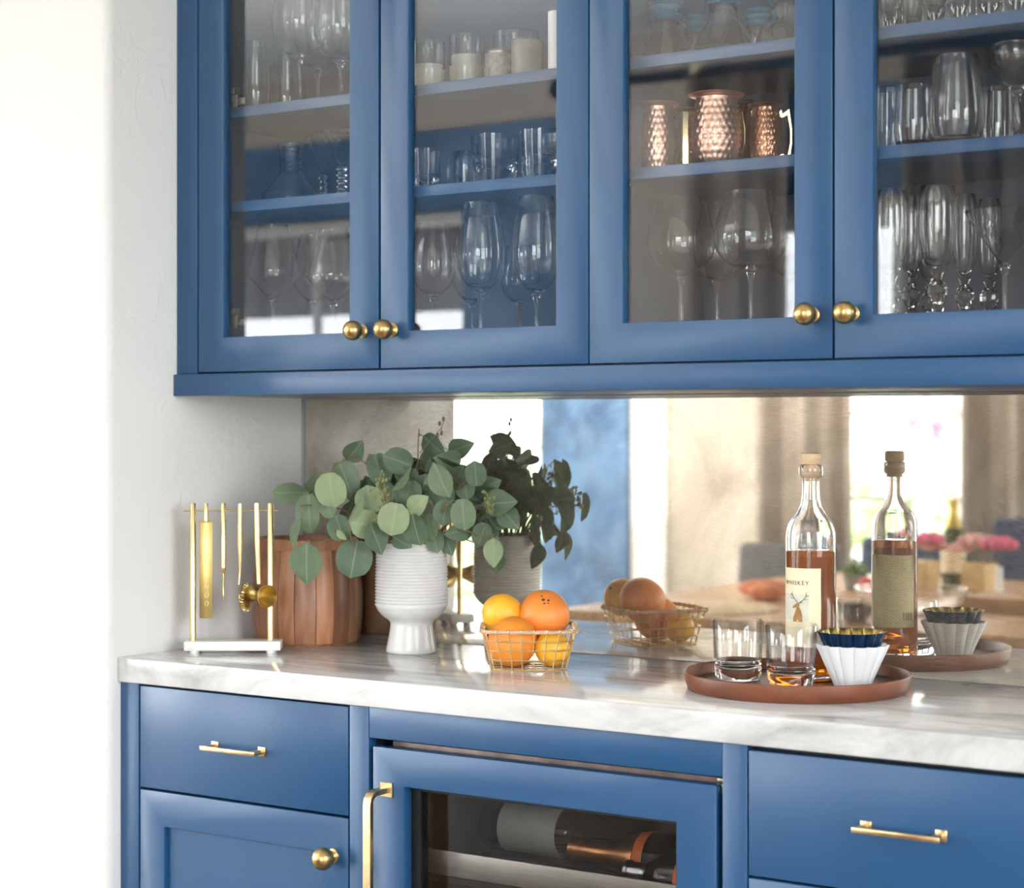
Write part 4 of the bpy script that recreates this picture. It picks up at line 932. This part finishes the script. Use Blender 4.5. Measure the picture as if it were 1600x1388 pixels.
# (px, py, width, height in picture pixels, tip direction, nearer/farther than the vase axis, tilt, outline, pale)
LV = [(454,770,40,60,180,.00,(15,-20),2,0),(518,767,50,56,-80,-.09,(-8,8),0,1),(540,748,44,58,-70,-.05,(0,-18),0,0),(554,705,34,46,50,-.02,(25,15),1,0),
 (483,803,42,62,-85,-.03,(10,25),0,0),(463,835,34,52,-105,-.06,(0,62),1,0),(479,881,54,68,-90,-.11,(-6,4),1,0),(531,826,38,42,-70,-.08,(10,10),0,0),
 (553,874,58,60,-100,-.10,(5,-8),0,0),(570,820,46,48,170,-.11,(12,10),0,1),(588,842,42,56,-70,-.12,(-10,-22),1,0),(615,812,50,52,-100,-.14,(0,0),0,1),
 (650,829,40,52,-75,-.12,(-10,18),0,0),(592,734,44,52,-75,-.02,(10,-25),0,0),(621,720,42,48,160,-.03,(10,5),0,0),(577,780,46,44,100,-.07,(8,0),0,1),
 (689,750,42,62,-65,-.09,(12,22),2,0),(678,697,34,62,-40,.02,(40,20),1,0),(743,740,34,40,95,-.07,(0,5),0,0),(781,786,44,58,5,-.05,(22,-10),1,0),
 (724,805,40,50,-85,-.12,(-5,0),0,0),(695,802,36,40,-100,-.10,(5,14),0,0),(653,789,36,44,40,-.12,(20,-20),1,1),(700,719,34,64,170,-.01,(50,0),1,0),
 (779,812,30,36,-60,-.02,(10,-20),0,0),(753,836,32,38,-110,-.03,(5,10),0,0),(771,864,32,48,-90,-.06,(0,5),1,1),(692,773,40,46,-60,-.05,(30,0),0,0),
 (716,744,32,36,60,-.03,(10,20),0,0),(727,762,32,40,-80,-.02,(10,10),0,0),(628,847,26,46,-25,-.10,(40,0),1,0),(628,749,22,48,50,-.08,(0,60),1,0),
 (671,824,30,42,-80,-.07,(5,20),0,0),(717,831,32,54,-170,-.03,(30,0),1,0),(495,760,34,38,60,.02,(10,0),0,0),(513,792,30,40,-70,-.05,(20,20),0,0),
 (557,795,22,50,60,-.12,(0,58),1,1),(534,836,16,22,-50,-.12,(0,45),1,1),(605,776,40,44,-60,-.03,(15,15),0,0),(637,770,44,44,-100,-.02,(10,-15),0,0),(662,760,40,40,80,.0,(10,0),0,0),
 (643,735,40,46,100,.04,(20,10),0,0),(595,760,40,42,120,.03,(10,-10),0,0),(560,770,40,46,150,.04,(5,20),0,0),(700,780,40,44,-40,.03,(10,0),0,0),(735,790,40,46,-20,.03,(10,10),0,0),
 (660,800,40,44,-90,-.06,(5,5),0,0),(752,770,36,50,-35,.02,(15,10),1,0),(720,700,34,50,20,.05,(30,0),1,0),(600,795,40,42,-120,-.06,(0,12),0,0),(680,845,30,40,-80,-.06,(10,10),0,0),(700,850,30,40,-70,-.03,(10,10),1,0)]
wv = depth(vc)
for (px, py, w_, h_, an, dw, tl, kd, pal) in LV:
    p = atW(px, py, wv+dw*.95); k = depth(p)/F
    leaf(p, w_*k, h_*k, an, tl, kd, bool(pal))
rl_ = random.Random(21)
for i in range(58):                          # the back and the core of the bouquet, seen in the mirror
    for _ in range(20):
        a = rl_.uniform(-pi, pi); el = rl_.uniform(-.25, 1.25); rr = rl_.uniform(.35, 1.0)
        v = Vector((cos(a)*cos(el)*.145*rr, sin(a)*cos(el)*.115*rr, .085+sin(el)*.085*rr))
        pos = Vector((vc.x, vc.y, CT+zt))+v+Vector((0, .012, -.02))
        if v.dot(TOCAM) < .03 and pos.y < -.025 and pos.z > CT+zt-.015: break
    leaf(pos, rl_.uniform(.034, .050), rl_.uniform(.040, .056), rl_.uniform(-180, 180), (rl_.uniform(-60, 60), rl_.uniform(-60, 60)), rl_.choice((0, 0, 1)), False)
for (dx, dy, dz, an, sz) in [(.135,.075,.075,-30,.055),(.165,.06,.045,-50,.05),(.12,.085,-.03,-90,.05),(.15,.05,-.005,-80,.045),(.10,.09,.10,20,.05),(.08,.10,.03,-60,.05),(.11,.08,.02,-70,.05)]:
    leaf(Vector((vc.x+dx, min(-.03, vc.y+dy), CT+zt+dz)), sz*.8, sz, an, (rl_.uniform(-25, 25), rl_.uniform(-30, 30)), 1, False)
# branches: curved stems out of the vase; each leaf hangs by its petiole from the nearest one
mouth = Vector((0, 0, zt-zb))
tips = [(470,790,-.03),(500,760,.0),(560,715,-.02),(625,715,-.02),(655,670,.02),(690,695,.02),(745,745,-.05),(770,790,-.04),(768,845,-.05),(485,855,-.09),(555,860,-.09),(610,810,-.12),(690,800,-.10),(640,820,-.10)]
ends = [atW(a, b, wv+c)-PL for a, b, c in tips]+[Vector((.13,.07,zt-zb+.06)), Vector((.06,.10,zt-zb+.09)), Vector((-.06,.09,zt-zb+.07)), Vector((.12,.08,zt-zb-.02)), Vector((0,.09,zt-zb+.03))]
BR = []
for e_ in ends:
    side = Vector((e_.x, e_.y, 0)); s0 = side.normalized()*.025 if side.length > .01 else Vector((0,0,0))
    b0 = Vector((s0.x*.4, s0.y*.4, .012)); b1 = mouth+s0*1.4+Vector((0,0,.01)); b2 = mouth.lerp(e_, .45)+Vector((0,0,.045)); pts = []
    for i in range(13):
        u = i/12; pts.append(b0*(1-u)**3+b1*3*u*(1-u)**2+b2*3*u*u*(1-u)+e_*u**3)
    BR.append((pts, M().tube(pts, [.0023*(1-.6*i/12) for i in range(13)], 6)))
for base, ax_ in LEAVES:
    best = min(((base-q).length, bi, qi) for bi, (pts, m) in enumerate(BR) for qi, q in enumerate(pts) if qi > 4)
    q = BR[best[1]][0][best[2]]; mid = (q+base)*.5+Vector((0,0,.004))-ax_*.004
    BR[best[1]][1].tube([q, mid, base+ax_*.003], [.0010, .0009, .0008], 5)
for pts, m in BR: m.build('branch', STEM, pl)
def seeds(px, py, dw, n, spread):
    c = atW(px, py, wv+dw)-PL; m = M(); r_ = random.Random(px)
    for i in range(n):
        v = Vector((r_.gauss(0, 1)*spread*.7, r_.gauss(0, 1)*spread*.7, r_.gauss(0, 1)*spread*1.3))
        m.ball(c+v, r_.uniform(.0017, .0028), 7, 5, (1, 1, 1.25)); m.tube([c+v*.3, c+v], .0005, 4)
    m.build('seed_cluster', SEED, pl)
seeds(597, 760, -.11, 34, .0085); seeds(603, 783, -.115, 22, .007); seeds(768, 792, -.085, 16, .006); seeds(757, 772, -.08, 6, .004)
m = M(); a = atW(655, 730, wv)-PL
for (x0, y0, x1, y1) in [(655,735,662,700),(662,700,690,668),(662,700,656,708),(690,668,693,655),(690,668,687,680),(662,708,672,715)]:
    m.tube([atW(x0, y0, wv+.01)-PL, atW((x0+x1)/2+1, (y0+y1)/2, wv+.012)-PL, atW(x1, y1, wv+.015)-PL], .0007, 5)
for (x, y) in [(693,655),(687,662),(690,677),(684,680)]: m.ball(atW(x, y, wv+.015)-PL, .0028, 8, 6, (1, 1, 1.6))
m.build('twig', STEM, pl)

# ------------------------------------------------------------------ wire basket of citrus
bf = onZ(826, 1050, CT); rd = (Vector((bf.x, bf.y, 0))-Vector((CAM.x, CAM.y, 0))).normalized()
bcn = Vector((bf.x, bf.y, CT))+rd*.071
bs = thing('wire_basket', 'small gold wire basket holding oranges', 'basket', bcn, YAW)
def rrect(hx, hy, r, z, n=6):
    pts = []
    for cx_, cy_, a0 in ((hx-r, hy-r, 0), (-hx+r, hy-r, 90), (-hx+r, -hy+r, 180), (hx-r, -hy+r, 270)):
        for i in range(n+1):
            a = radians(a0+90*i/n); pts.append(Vector((cx_+r*cos(a), cy_+r*sin(a), z)))
    return pts
def per(pts, f):
    n = len(pts); L_ = [(pts[(i+1)%n]-pts[i]).length for i in range(n)]; s_ = f*sum(L_)
    for i in range(n):
        if s_ <= L_[i]: return pts[i].lerp(pts[(i+1)%n], s_/max(L_[i], 1e-9))
        s_ -= L_[i]
    return pts[0]
HBK = .062
def ring(f): return rrect(0.061+.0150*f**1.1, .064+.0150*f**1.1, .026+.004*f, .0014+HBK*f)
rim = ring(1.0); M().tube(rim+rim[:2], .0033, 8, False).build('rim', RATTAN, bs)
wr = random.Random(3)
for f in (.0, .25, .5, .75):
    rg = [q+Vector((0, 0, wr.uniform(-.001, .001) if f else 0)) for q in ring(f)]; M().tube(rg+rg[:2], .0011, 6, False).build('wire', WIRE, bs)
for i in range(28):
    f = i/28; pts = [per(ring(q/5), f) for q in range(6)]
    jx = wr.uniform(-.001, .001); pts = [q+Vector((jx*(1-abs(2*j/5-1)), jx, 0)) for j, q in enumerate(pts)]
    M().tube(pts, .0010, 6).build('wire', WIRE, bs)
    top = pts[-1]; tn = (per(ring(1), (f+.01)%1)-per(ring(1), f)).normalized(); out = Vector((tn.y, -tn.x, 0))
    M().tube([top+out*(0.0039*cos(a))+Vector((0, 0, 0.0039*sin(a))) for a in [2*pi*j/8 for j in range(9)]], .0009, 6, False).build('wire_loop', WIRE, bs)
base0 = ring(0)
for i in range(6):
    x = -.045+.018*i; M().tube([(x,-.062,.0008),(x,.062,.0008)], .0010, 6).build('wire', WIRE, bs)
for i in range(4):
    y = -.045+.030*i; M().tube([(-.059,y,.0014),(.059,y,.0014)], .0010, 6).build('wire', WIRE, bs)
def citrus(label, px, py, w, r, mat, tiltv, squash=.95, name='orange', scar=True):
    p = atW(px, py, w); t_ = thing(name, label, 'orange', p, 0, 'citrus in the wire basket')
    def f(a, rr, h): return rr*(1+.008*sin(5*a)+.006*sin(3*a+1))
    prof = [(r*sin(pi*i/22) if 0 < i < 22 else 0, -r*squash*cos(pi*i/22)+(-.0016*math.exp(-((i-22)/2.0)**2))*1.0) for i in range(23)]
    q = Vector((0, 0, 1)).rotation_difference(Vector(tiltv).normalized())
    M().lathe(prof, 40, fn=f).move(lambda v: q @ v).build('peel', mat, t_, ang=180)
    if scar: M().lathe([(0,.0012),(.0022,.0008),(.0034,-.0004),(.0030,-.0016),(0,-.0016)], 9, at=(0, 0, r*squash-.0015)).move(lambda v: q @ v).build('stem_scar', SCAR, t_)
    return t_
citrus('large orange lying low at the front left inside the basket', 801, 1003, 3.116, .0415, ORANGE, (.3, .6, -.5))
citrus('golden citrus low at the front right inside the basket', 863, 1014, 3.104, .0285, LEMON, (.2, .3, -.9), 1.0)
citrus('golden-yellow orange at the top left, above the basket rim', 785, 960, 3.178, .0345, LEMON, (-.3, .7, .5))
g5 = citrus('largest reddish orange with dark stem marks, top right above the rim', 850, 961, 3.170, .0425, GRAPEF, (.30, -.52, .62), .93)
mk = M(); q5 = Vector((0,0,1)).rotation_difference(Vector((.30, -.52, .62)).normalized())
for (x, y, s_) in [(.008, .003, .0022), (.006, -.006, .0018), (-.006, .005, .0016), (.011, -.002, .0014)]:
    rr = hypot(x, y); mk.lathe([(0,.0005),(s_*.8,.0002),(s_,-.0006)], 8, at=(x, y, .93*sqrt(.0425**2-rr*rr)-.0001))
mk.move(lambda v: q5 @ v).build('peel_spot', SCAR, g5)

# ------------------------------------------------------------------ tray with tumblers, whiskey and bowls
tf = onZ(1245, 1101, CT); rd = (Vector((tf.x, tf.y, 0))-Vector((CAM.x, CAM.y, 0))).normalized()
RT = .168
tc_ = Vector((tf.x, tf.y, CT))+rd*(RT*.955)
ty = thing('serving_tray', 'round brown leather-sided serving tray on the marble counter', 'tray', tc_)
M().lathe([(0,0),(RT*.945,0),(RT*.965,.002),(RT*.985,.012),(RT,.0245),(RT*.9985,.0262),(RT*.992,.027),(RT*.982,.0262),(RT*.976,.0245),(RT*.962,.0105)], 96).build('rim', LEATHER, ty, ang=50)
M().lathe([(0,.006),(RT*.955,.006),(RT*.964,.0105),(RT*.955,.0090),(RT*.93,.0085),(0,.0085)], 96).build('tray_floor', LEATHER_IN, ty, ang=50)
TF = CT+.0086
def tumbler(label, px, w):
    p = atW(px, 0, w); h = .0905; r = .0385
    t_ = thing('tumbler', label, 'glass', (p.x, p.y, TF), 0, 'whiskey tumblers on the tray')
    M().lathe([(.0362,.0305),(.0370,h*.55),(r,h-.001),(r-.0007,h),(r-.0016,h-.001),(.0352,h*.55),(.0340,.034),(.0337,.0310)], 64).build('wall', THINCLEAR, t_, ang=60)
    M().lathe([(0,.001),(.028,.0002),(.0322,.001),(.0338,.004),(.0350,.014),(.0361,.0302),(.0338,.0306),(.0318,.0255),(.027,.0205),(.019,.0178),(.010,.0168),(0,.0165)], 64).build('heavy_base', GLASS, t_, ang=60)
    return t_
tumbler('empty heavy-based tumbler at the left of the tray', 1153, 2.905)
tumbler('empty heavy-based tumbler in front of the whiskey bottle label', 1236, 2.838)
WB = 2.905
bp = atW(1267, 0, WB); kb = WB/F; zq = lambda py: CAM.z+(HY-py)*kb-TF
bt = thing('whiskey_bottle', 'corked clear bottle of amber whiskey with a cream stag label', 'bottle', (bp.x, bp.y, TF))
RB = 39*kb
outer = [(RB*.80,.0002),(RB*.94,.002),(RB,.008),(RB,zq(842)),(38.4*kb,zq(832)),(37*kb,zq(825)),(34.5*kb,zq(818)),(30.5*kb,zq(812)),(25.5*kb,zq(806.5)),(20.5*kb,zq(799)),(17*kb,zq(791)),(14.6*kb,zq(780)),(13.8*kb,zq(765)),(13.6*kb,zq(747)),(RB*.44,zq(745)),(RB*.48,zq(741)),(RB*.48,zq(731)),(RB*.44,zq(727)),(RB*.36,zq(726))]
TH = .0030
inn = [(max(.0075, r-TH), h) for r, h in outer[3:14]]
inner = [(0,.011),(RB*.80,.011),(RB-TH-.001,.016)]+inn+[(RB*.30,zq(730)),(RB*.30,zq(726))]
wobb = lambda a, r, h: r*(1+(.006*sin(4*a+h*60)+.005*sin(7*a-h*90) if zq(845) < h < zq(790) and r > .012 else 0))
M().lathe([(0,.004)]+outer+inner[::-1], 64, fn=wobb).build('glass_body', GLASS, bt, ang=60)
rl0 = RB-TH+.00015; zl = zq(860)
M().lathe([(0,.0109),(RB*.80,.0109),(rl0-.001,.0159),(rl0,.020),(rl0,zl-.0012),(rl0-.0008,zl),(0,zl)], 64).build('whiskey', WHISKEY, bt, ang=60)
M().lathe([(0,zq(752)),(RB*.285,zq(752)),(RB*.298,zq(726)),(RB*.40,zq(725.5)),(RB*.425,zq(722)),(RB*.425,zq(713)),(RB*.40,zq(709)),(RB*.33,zq(708)),(0,zq(708))], 40).build('stopper', CORK, bt, ang=50)
va = atan2(CAM.y-bp.y, CAM.x-bp.x)           # direction from the bottle to the viewer
LA = va-radians(41)                          # the label faces left of the viewer
def patch(a0, a1, z0, z1, r, n=28):
    m = M(); vs = []; fs = []
    for i in range(n+1):
        a = a0+(a1-a0)*i/n
        for rr in (r, r-.0001):
            vs += [(rr*cos(a), rr*sin(a), z0), (rr*cos(a), rr*sin(a), z1)]
    for i in range(n):
        b = i*4; fs += [(b, b+4, b+5, b+1), (b+2, b+3, b+7, b+6), (b+1, b+5, b+7, b+3), (b, b+2, b+6, b+4)]
    return m.add(vs, fs)
lb = patch(LA-radians(64), LA+radians(64), zq(1008), zq(886), RB+.00025).build('label', PAPER, bt)
on = lambda dr: (lambda v: Vector(((RB+dr+v.z)*cos(LA+v.x/RB), (RB+dr+v.z)*sin(LA+v.x/RB), v.y)))
pb = patch(LA-radians(37), LA+radians(36), zq(968), zq(926), RB+.00034).build('picture', PICT, lb)
pb.parent = lb
def wr_(s, size, z, dx=0, mat=INK, sp=1.15):
    f = on(.00062); return text_mesh(s, size, mat, 'lettering', lb, lambda v: f(Vector((v.x+dx, v.y+z, v.z))), spacing=sp)
wr_('WHISKEY', .0088, zq(909), .002, INK, 1.25)
# the stag: neck and head, ears, branching antlers
f = on(.0011); s_ = .00105
def flat(pts):
    m = M(); n = len(pts); P_ = [f(Vector(((x)*s_+.006, zq(947)+y*s_, 0))) for x, y in pts]; Q_ = [f(Vector((x*s_+.006, zq(947)+y*s_, -.00009))) for x, y in pts]
    return m.add(P_+Q_, [tuple(range(n)), tuple(range(2*n-1, n-1, -1))]+[(k, k+n, (k+1)%n+n, (k+1)%n) for k in range(n)])
m = M()
for poly in ([(-7,-20),(8,-20),(8,-12),(6,-4),(3,1),(-1,0),(-3,-6),(-6,-13)], [(-1,0),(3,1),(4,5),(2,7),(-1,6),(-4,4),(-7,2),(-8,0),(-6,-1),(-3,0)], [(2,6),(6,7),(7,9),(4,8)]):
    q = flat(poly); m.add(q.v, q.f)
m.build('stag', DEER, lb, smooth=False)
m = M()
for pl_ in ([(1,7),(-1,10),(-5,13),(-8,17),(-9,22)], [(-5,13),(-9,13),(-12,15)], [(-8,17),(-12,19)], [(3,7),(6,9),(10,12),(13,16),(14,22)], [(10,12),(14,12)], [(13,16),(17,18)], [(6,9),(8,7)]):
    m.tube([f(Vector((x*s_+.006, zq(947)+y*s_, 0))) for x, y in pl_], .00035, 5)
m.build('antlers', INK, lb)
ba = LA+pi
bl_ = patch(ba-radians(62), ba+radians(62), zq(1006), zq(884), RB+.00025)
bo = bl_.build('back_label', PRINT, bt)
uvl = bo.data.uv_layers.new(name='UVMap')
for lp in bo.data.loops:
    co = bo.data.vertices[lp.vertex_index].co; an = (atan2(co.y, co.x)-ba+pi)%(2*pi)-pi
    uvl.data[lp.index].uv = (an/radians(124)+.5, (co.z-zq(1006))/(zq(884)-zq(1006)))
m = M()
for i in range(16):
    if i in (3, 8, 12): continue
    a = ba-radians(52)+radians(1.6)*i; m.box(0, 0, 0, 0, 0, 0) if False else None
    c = patch(a, a+radians(.7 if i%3 else 1.1), zq(994), zq(981), RB+.00034, 1); m.add(c.v, c.f)
m.build('barcode', INK, bo, smooth=False)
def pleated(name, label, px, w, zoff, r0, r1, h, outm, inm, n=14, rimm=None):
    p = atW(px, 0, w); t_ = thing(name, label, 'bowl', (p.x, p.y, TF+zoff), 0, 'pleated bowls on the tray')
    def pf(a, r, hh):
        f_ = min(1, hh/h); c = abs(cos(n*a/2))**.6
        return r*(1-(.105*f_+.045)*(1-c))
    M().lathe([(0,.0002),(r0*.9,.0002),(r0,.0012)]+[(r0+(r1-r0)*i/10, .0012+(h-.0012)*i/10) for i in range(1, 11)], 168, fn=pf).build('outer_wall', outm, t_, ang=40)
    M().lathe([(r1,h),(r1*.985,h+.0006),(r1*.965,h)]+[(r1*.965+(r0*.9-r1*.965)*i/8, h+(.004-h)*i/8) for i in range(1, 9)]+[(0,.004)], 168, fn=pf).build('inner_wall', inm, t_, ang=40)
    return t_
pleated('white_bowl', 'white pleated bowl under the navy one on the tray', 1332, 2.822, 0, .0265, .0540, .0620, PORCELAIN, PORCELAIN)
pleated('navy_bowl', 'navy pleated bowl with gold inside, stacked in the white bowl', 1331, 2.822, .0250, .0250, .0508, .0560, NAVY_CER, GOLD_IN)

# ------------------------------------------------------------------ the room behind the viewer, seen in the mirror and the panes
def curtain(label, x0, x1, seed):
    r_ = random.Random(seed); n = 96; vs = []; fs = []
    ph = [r_.uniform(0, 6.28) for _ in range(3)]
    nf = (x1-x0)/.24
    for i in range(n+1):
        u = i/n; x = x0+(x1-x0)*u
        d = .055*sin(2*pi*nf*u+ph[0])+.018*sin(2*pi*nf*2.3*u+ph[1])+.012*sin(2*pi*nf*.43*u+ph[2])
        for zz_, kk_ in ((.015, 1.15), (1.2, 1.0), (2.795, .75)): vs.append((x, WF+.125+d*kk_, zz_))
    for i in range(n):
        for j in range(2): b_ = i*3+j; fs.append((b_, b_+3, b_+4, b_+1))
    o = M().add(vs, fs).build('curtain', LINEN, None, ang=180)
    so = o.modifiers.new('cloth', 'SOLIDIFY'); so.thickness = .003
    return tag(o, label, 'curtain', 'linen curtains at the window')
xa, xb, xc = seen(1184, 700, WF+.13).x, seen(1336, 700, WF+.13).x, seen(1511, 700, WF+.13).x
curtain('pale linen curtain left of the bright window, seen in the mirror', xa, xb, 1)
curtain('pale linen curtain right of the bright window, seen in the mirror', xc, xc+.95, 4)
cr_ = thing('curtain_rod', 'black curtain rod with a ball finial, reflected in the third glass door', 'rod', (-.5, WF+.135, 2.82))
M().tube([(xa-.10,0,0),(1.35,0,0)], .021, 12).build('pole', ROD, cr_); M().ball((xa-.135,0,0), .056, 16, 12).build('finial', ROD, cr_)
for x in (xa-.05, 1.2): M().box(x-.012, x+.012, -.13, 0, -.012, .012).build('bracket', ROD, cr_)
struct(M().box(bx1+.005, seen(1040, 672, WF+.03).x, WF, WF+.03, 0, ZC), 'trim_1', TRIMW, 'white painted strip between blue wall and curtain', smooth=False)
TT = .75
def tab(px, py):
    v = onZ(px, py, TT); return Vector((v.x, -v.y, TT))
tb = thing('dining_table', 'long wooden dining table seen in the mirror', 'table', (.45, -3.1, 0))
M().box(-1.25, 1.05, -.95, .93, TT-.045, TT-.0005).build('table_top', TABLEW, tb, bevel=.006)
for sx in (-1.15, .95):
    for sy in (-.85, .83): M().box(sx-.04, sx+.04, sy-.04, sy+.04, 0, TT-.0455).build('leg', TABLEW, tb, bevel=.004)
def chair(label, x, y, rz, mat, zt_=.90):
    c = thing('dining_chair', label, 'chair', (x, y, 0), rz, 'dining chairs seen in the mirror')
    M().box(-.23, .23, -.22, .22, .40, .48).build('seat', mat, c, bevel=.02, seg=3)
    bk_ = M().box(-.23, .23, -.035, .035, .46, zt_); bk_.move(lambda v: (v.x, v.y-.21-.12*(v.z-.46), v.z)); bk_.build('backrest', mat, c, bevel=.03, seg=4)
    for sx in (-.2, .2):
        for sy in (-.19, .19): M().box(sx-.018, sx+.018, sy-.018, sy+.018, 0, .3995).build('leg', TABLEW, c, bevel=.003)
q = seen(1412, 870, -4.45); chair('navy upholstered chair beyond the table, behind the mirrored whiskey bottle', q.x, -4.32, 0, NAVY_F, .86)
q = seen(1625, 870, -4.45); chair('navy upholstered chair at the right edge of the mirror, behind the flowers', q.x, -4.32, 0, NAVY_F, .95)
q = seen(1215, 870, -4.45); chair('dark grey chair beyond the table, left of the whiskey bottle', q.x, -4.32, 0, simple('grey_fabric', (.10, .10, .105), rough=.85), .82)
def table_obj(m, name, mat, p, label, cat, group=None, **kw):
    o = m.build(name, mat, None, **kw); o.location = p; return tag(o, label, cat, group)
pm = tab(1095, 951)
table_obj(M().lathe([(0,.0),(.24,.0),(.245,.003),(.24,.006),(0,.006)], 48), 'placemat', STRAW, pm, 'round straw placemat on the dining table, left in the mirror', 'placemat', ang=50)
pm = tab(1196, 936)
m = M()
for i in range(13):
    pass
m.ball((0, 0, .032), .032, 24, 14, (3.1, 1.3, 1.0)); m.ball((.03, .06, .028), .028, 20, 12, (2.4, 1.1, 1.0))
table_obj(m, 'bread_loaf', SALMON, pm, 'reddish-brown loaf on the table, left of the whiskey bottle in the mirror', 'bread', ang=180)
pm = tab(1336, 922)
t_ = thing('potted_herb', 'small green herb in a pot on the dining table, seen in the mirror', 'plant', pm)
M().lathe([(0,0),(.035,0),(.045,.05),(.042,.05),(.035,.045),(0,.045)], 24).build('pot', STONE_G, t_, ang=50)
r_ = random.Random(9); m = M()
for i in range(60):
    a, e2, rr = r_.uniform(0, 6.28), r_.uniform(.1, 1.4), r_.uniform(.02, .055); m.ball((rr*cos(a)*cos(e2), rr*sin(a)*cos(e2), .05+rr*sin(e2)), r_.uniform(.008, .014), 6, 5, (1, 1, .5))
m.build('foliage', GREENF, t_)['kind'] = 'stuff'
pm = tab(1354, 930)
table_obj(M().ball((0, 0, .03), .03, 20, 14), 'red_apple', REDF, pm, 'red fruit on the table beside the green herb in the mirror', 'fruit', ang=180)
pm = tab(1338, 974)
table_obj(M().lathe([(0,0),(.028,0),(.030,.003),(.055,.048),(.057,.055),(.053,.053),(.028,.008),(0,.008)], 40), 'dip_bowl', simple('dark_bronze', (.09, .07, .045), rough=.3, metal=.6), pm, 'small dark bowl on the table just right of the whiskey bottle in the mirror', 'bowl', ang=50)
pm = tab(1425, 962)
table_obj(M().lathe([(0,.001),(.08,.0),(.12,.012),(.155,.045),(.165,.078),(.167,.082),(.163,.082),(.152,.046),(.117,.016),(.08,.006),(0,.006)], 56), 'salad_bowl', CRYSTAL, pm, 'wide shallow glass bowl on the table behind the mirrored bottle', 'bowl', ang=60)
pm = tab(1490, 914)
t_ = thing('champagne_bottle', 'green champagne bottle with gold foil on the dining table', 'bottle', pm)
M().lathe([(0,0),(.040,0),(.044,.006),(.044,.15),(.040,.175),(.030,.205),(.021,.232),(.016,.255),(.0145,.285),(.0155,.290),(.0155,.30),(0,.30)], 36).build('glass_body', CHAMP, t_, ang=50)
M().lathe([(.0315,.204),(.0225,.232),(.0175,.255),(.016,.283),(.0172,.288),(.0172,.302),(.012,.306),(0,.306)], 32).build('foil', CHFOIL, t_, ang=50)
M().lathe([(.0446,.045),(.0446,.125)], 36).build('label', PAPER, t_)
def flower(parent, c, r, mat, seed):
    r_ = random.Random(seed); m = M()
    for ring_, (nn, el, rr) in enumerate([(5, 1.2, .35), (7, .75, .65), (9, .25, .9)]):
        for i in range(nn):
            a = 2*pi*(i+.5*ring_)/nn+r_.uniform(-.2, .2); v = Vector((cos(a)*cos(el), sin(a)*cos(el), sin(el)))*r*rr
            m.ball(Vector(c)+v, r*.42, 8, 6, (1, 1, .8))
    return m.build('flower', mat, parent, ang=180)
TAN = simple('tan_brass', (.60, .42, .19), rough=.55, metal=.4, var=.15, scale=20)
def posy(label, px, py, blooms, wv_=.046, hv_=.10):
    pm = tab(px, py); t_ = thing('flower_vase', label, 'vase', pm, .2, 'square gold vases of flowers')
    M().frame(-wv_, wv_, 0, 1, -wv_+.004, wv_-.004, 0, 1, 0, hv_) if False else None
    m = M().box(-wv_, wv_, -wv_, wv_, 0, hv_); m.build('vase_body', TAN, t_, bevel=.004)
    for i, (dx, dy, dz, r, mat) in enumerate(blooms):
        f_ = flower(t_, (dx, dy, hv_+dz), r, mat, i+px); M().tube([(dx*.4, dy*.4, hv_+.0005), (dx, dy, hv_+dz-r*.6)], .003, 6).build('stem', GREENF, f_)
posy('square gold vase of pink flowers left of the champagne bottle', 1440, 922, [(-.03, 0, .055, .045, PINKL), (.045, .02, .07, .042, PINK), (.02, -.05, .04, .038, PINKL)])
posy('square gold vase of pink flowers right of the champagne bottle', 1531, 926, [(-.02, 0, .06, .05, PINKL), (.085, .02, .055, .052, PINK), (.02, -.05, .06, .04, PINKL), (-.06, .03, .04, .035, PINKL)])
pm = tab(1561, 938)
table_obj(M().lathe([(0,0),(.02,0),(.02,.003),(.012,.006),(.012,.105),(.010,.108),(0,.107)], 24), 'candle', WAX, pm, 'slim white candle on the table in front of the gold vase', 'candle', ang=50)
pm = tab(1600, 955)
table_obj(M().box(-.16, .16, -.12, .12, 0, .045), 'wooden_crate', simple('crate_wood', (.36, .19, .075), rough=.6, var=.3, scale=14), pm, 'low brown wooden box on the table at the right of the mirror', 'box', bevel=.004)
# garden beyond the windows
def bush(label, x, y, z, r, mat, seed, name='garden_bush'):
    r_ = random.Random(seed); m = M()
    for i in range(70):
        v = Vector((r_.gauss(0, 1), r_.gauss(0, 1), r_.gauss(0, 1))).normalized()*r*r_.uniform(.3, 1); m.ball((v.x, v.y, max(v.z, -z+.1)), r*r_.uniform(.13, .26), 7, 5, (1, 1, .8))
    m.tube([(0, 0, -z-.3), (0, 0, 0)], .05, 8)
    o = m.build(name, mat, None); o.location = (x, y, z); return tag(o, label, 'bush')
bush('green garden bush low outside the left opening', -6.4, -10.2, .5, .8, BUSH, 2)
bush('green garden bush outside the curtained window', -3.0, -10.5, .45, .75, BUSH, 3)
q = seen(1440, 690, -9.5); bush('pink flowering shrub outside the curtained window', q.x, -9.5, 1.35, .33, BUSHP, 4, 'flowering_shrub')
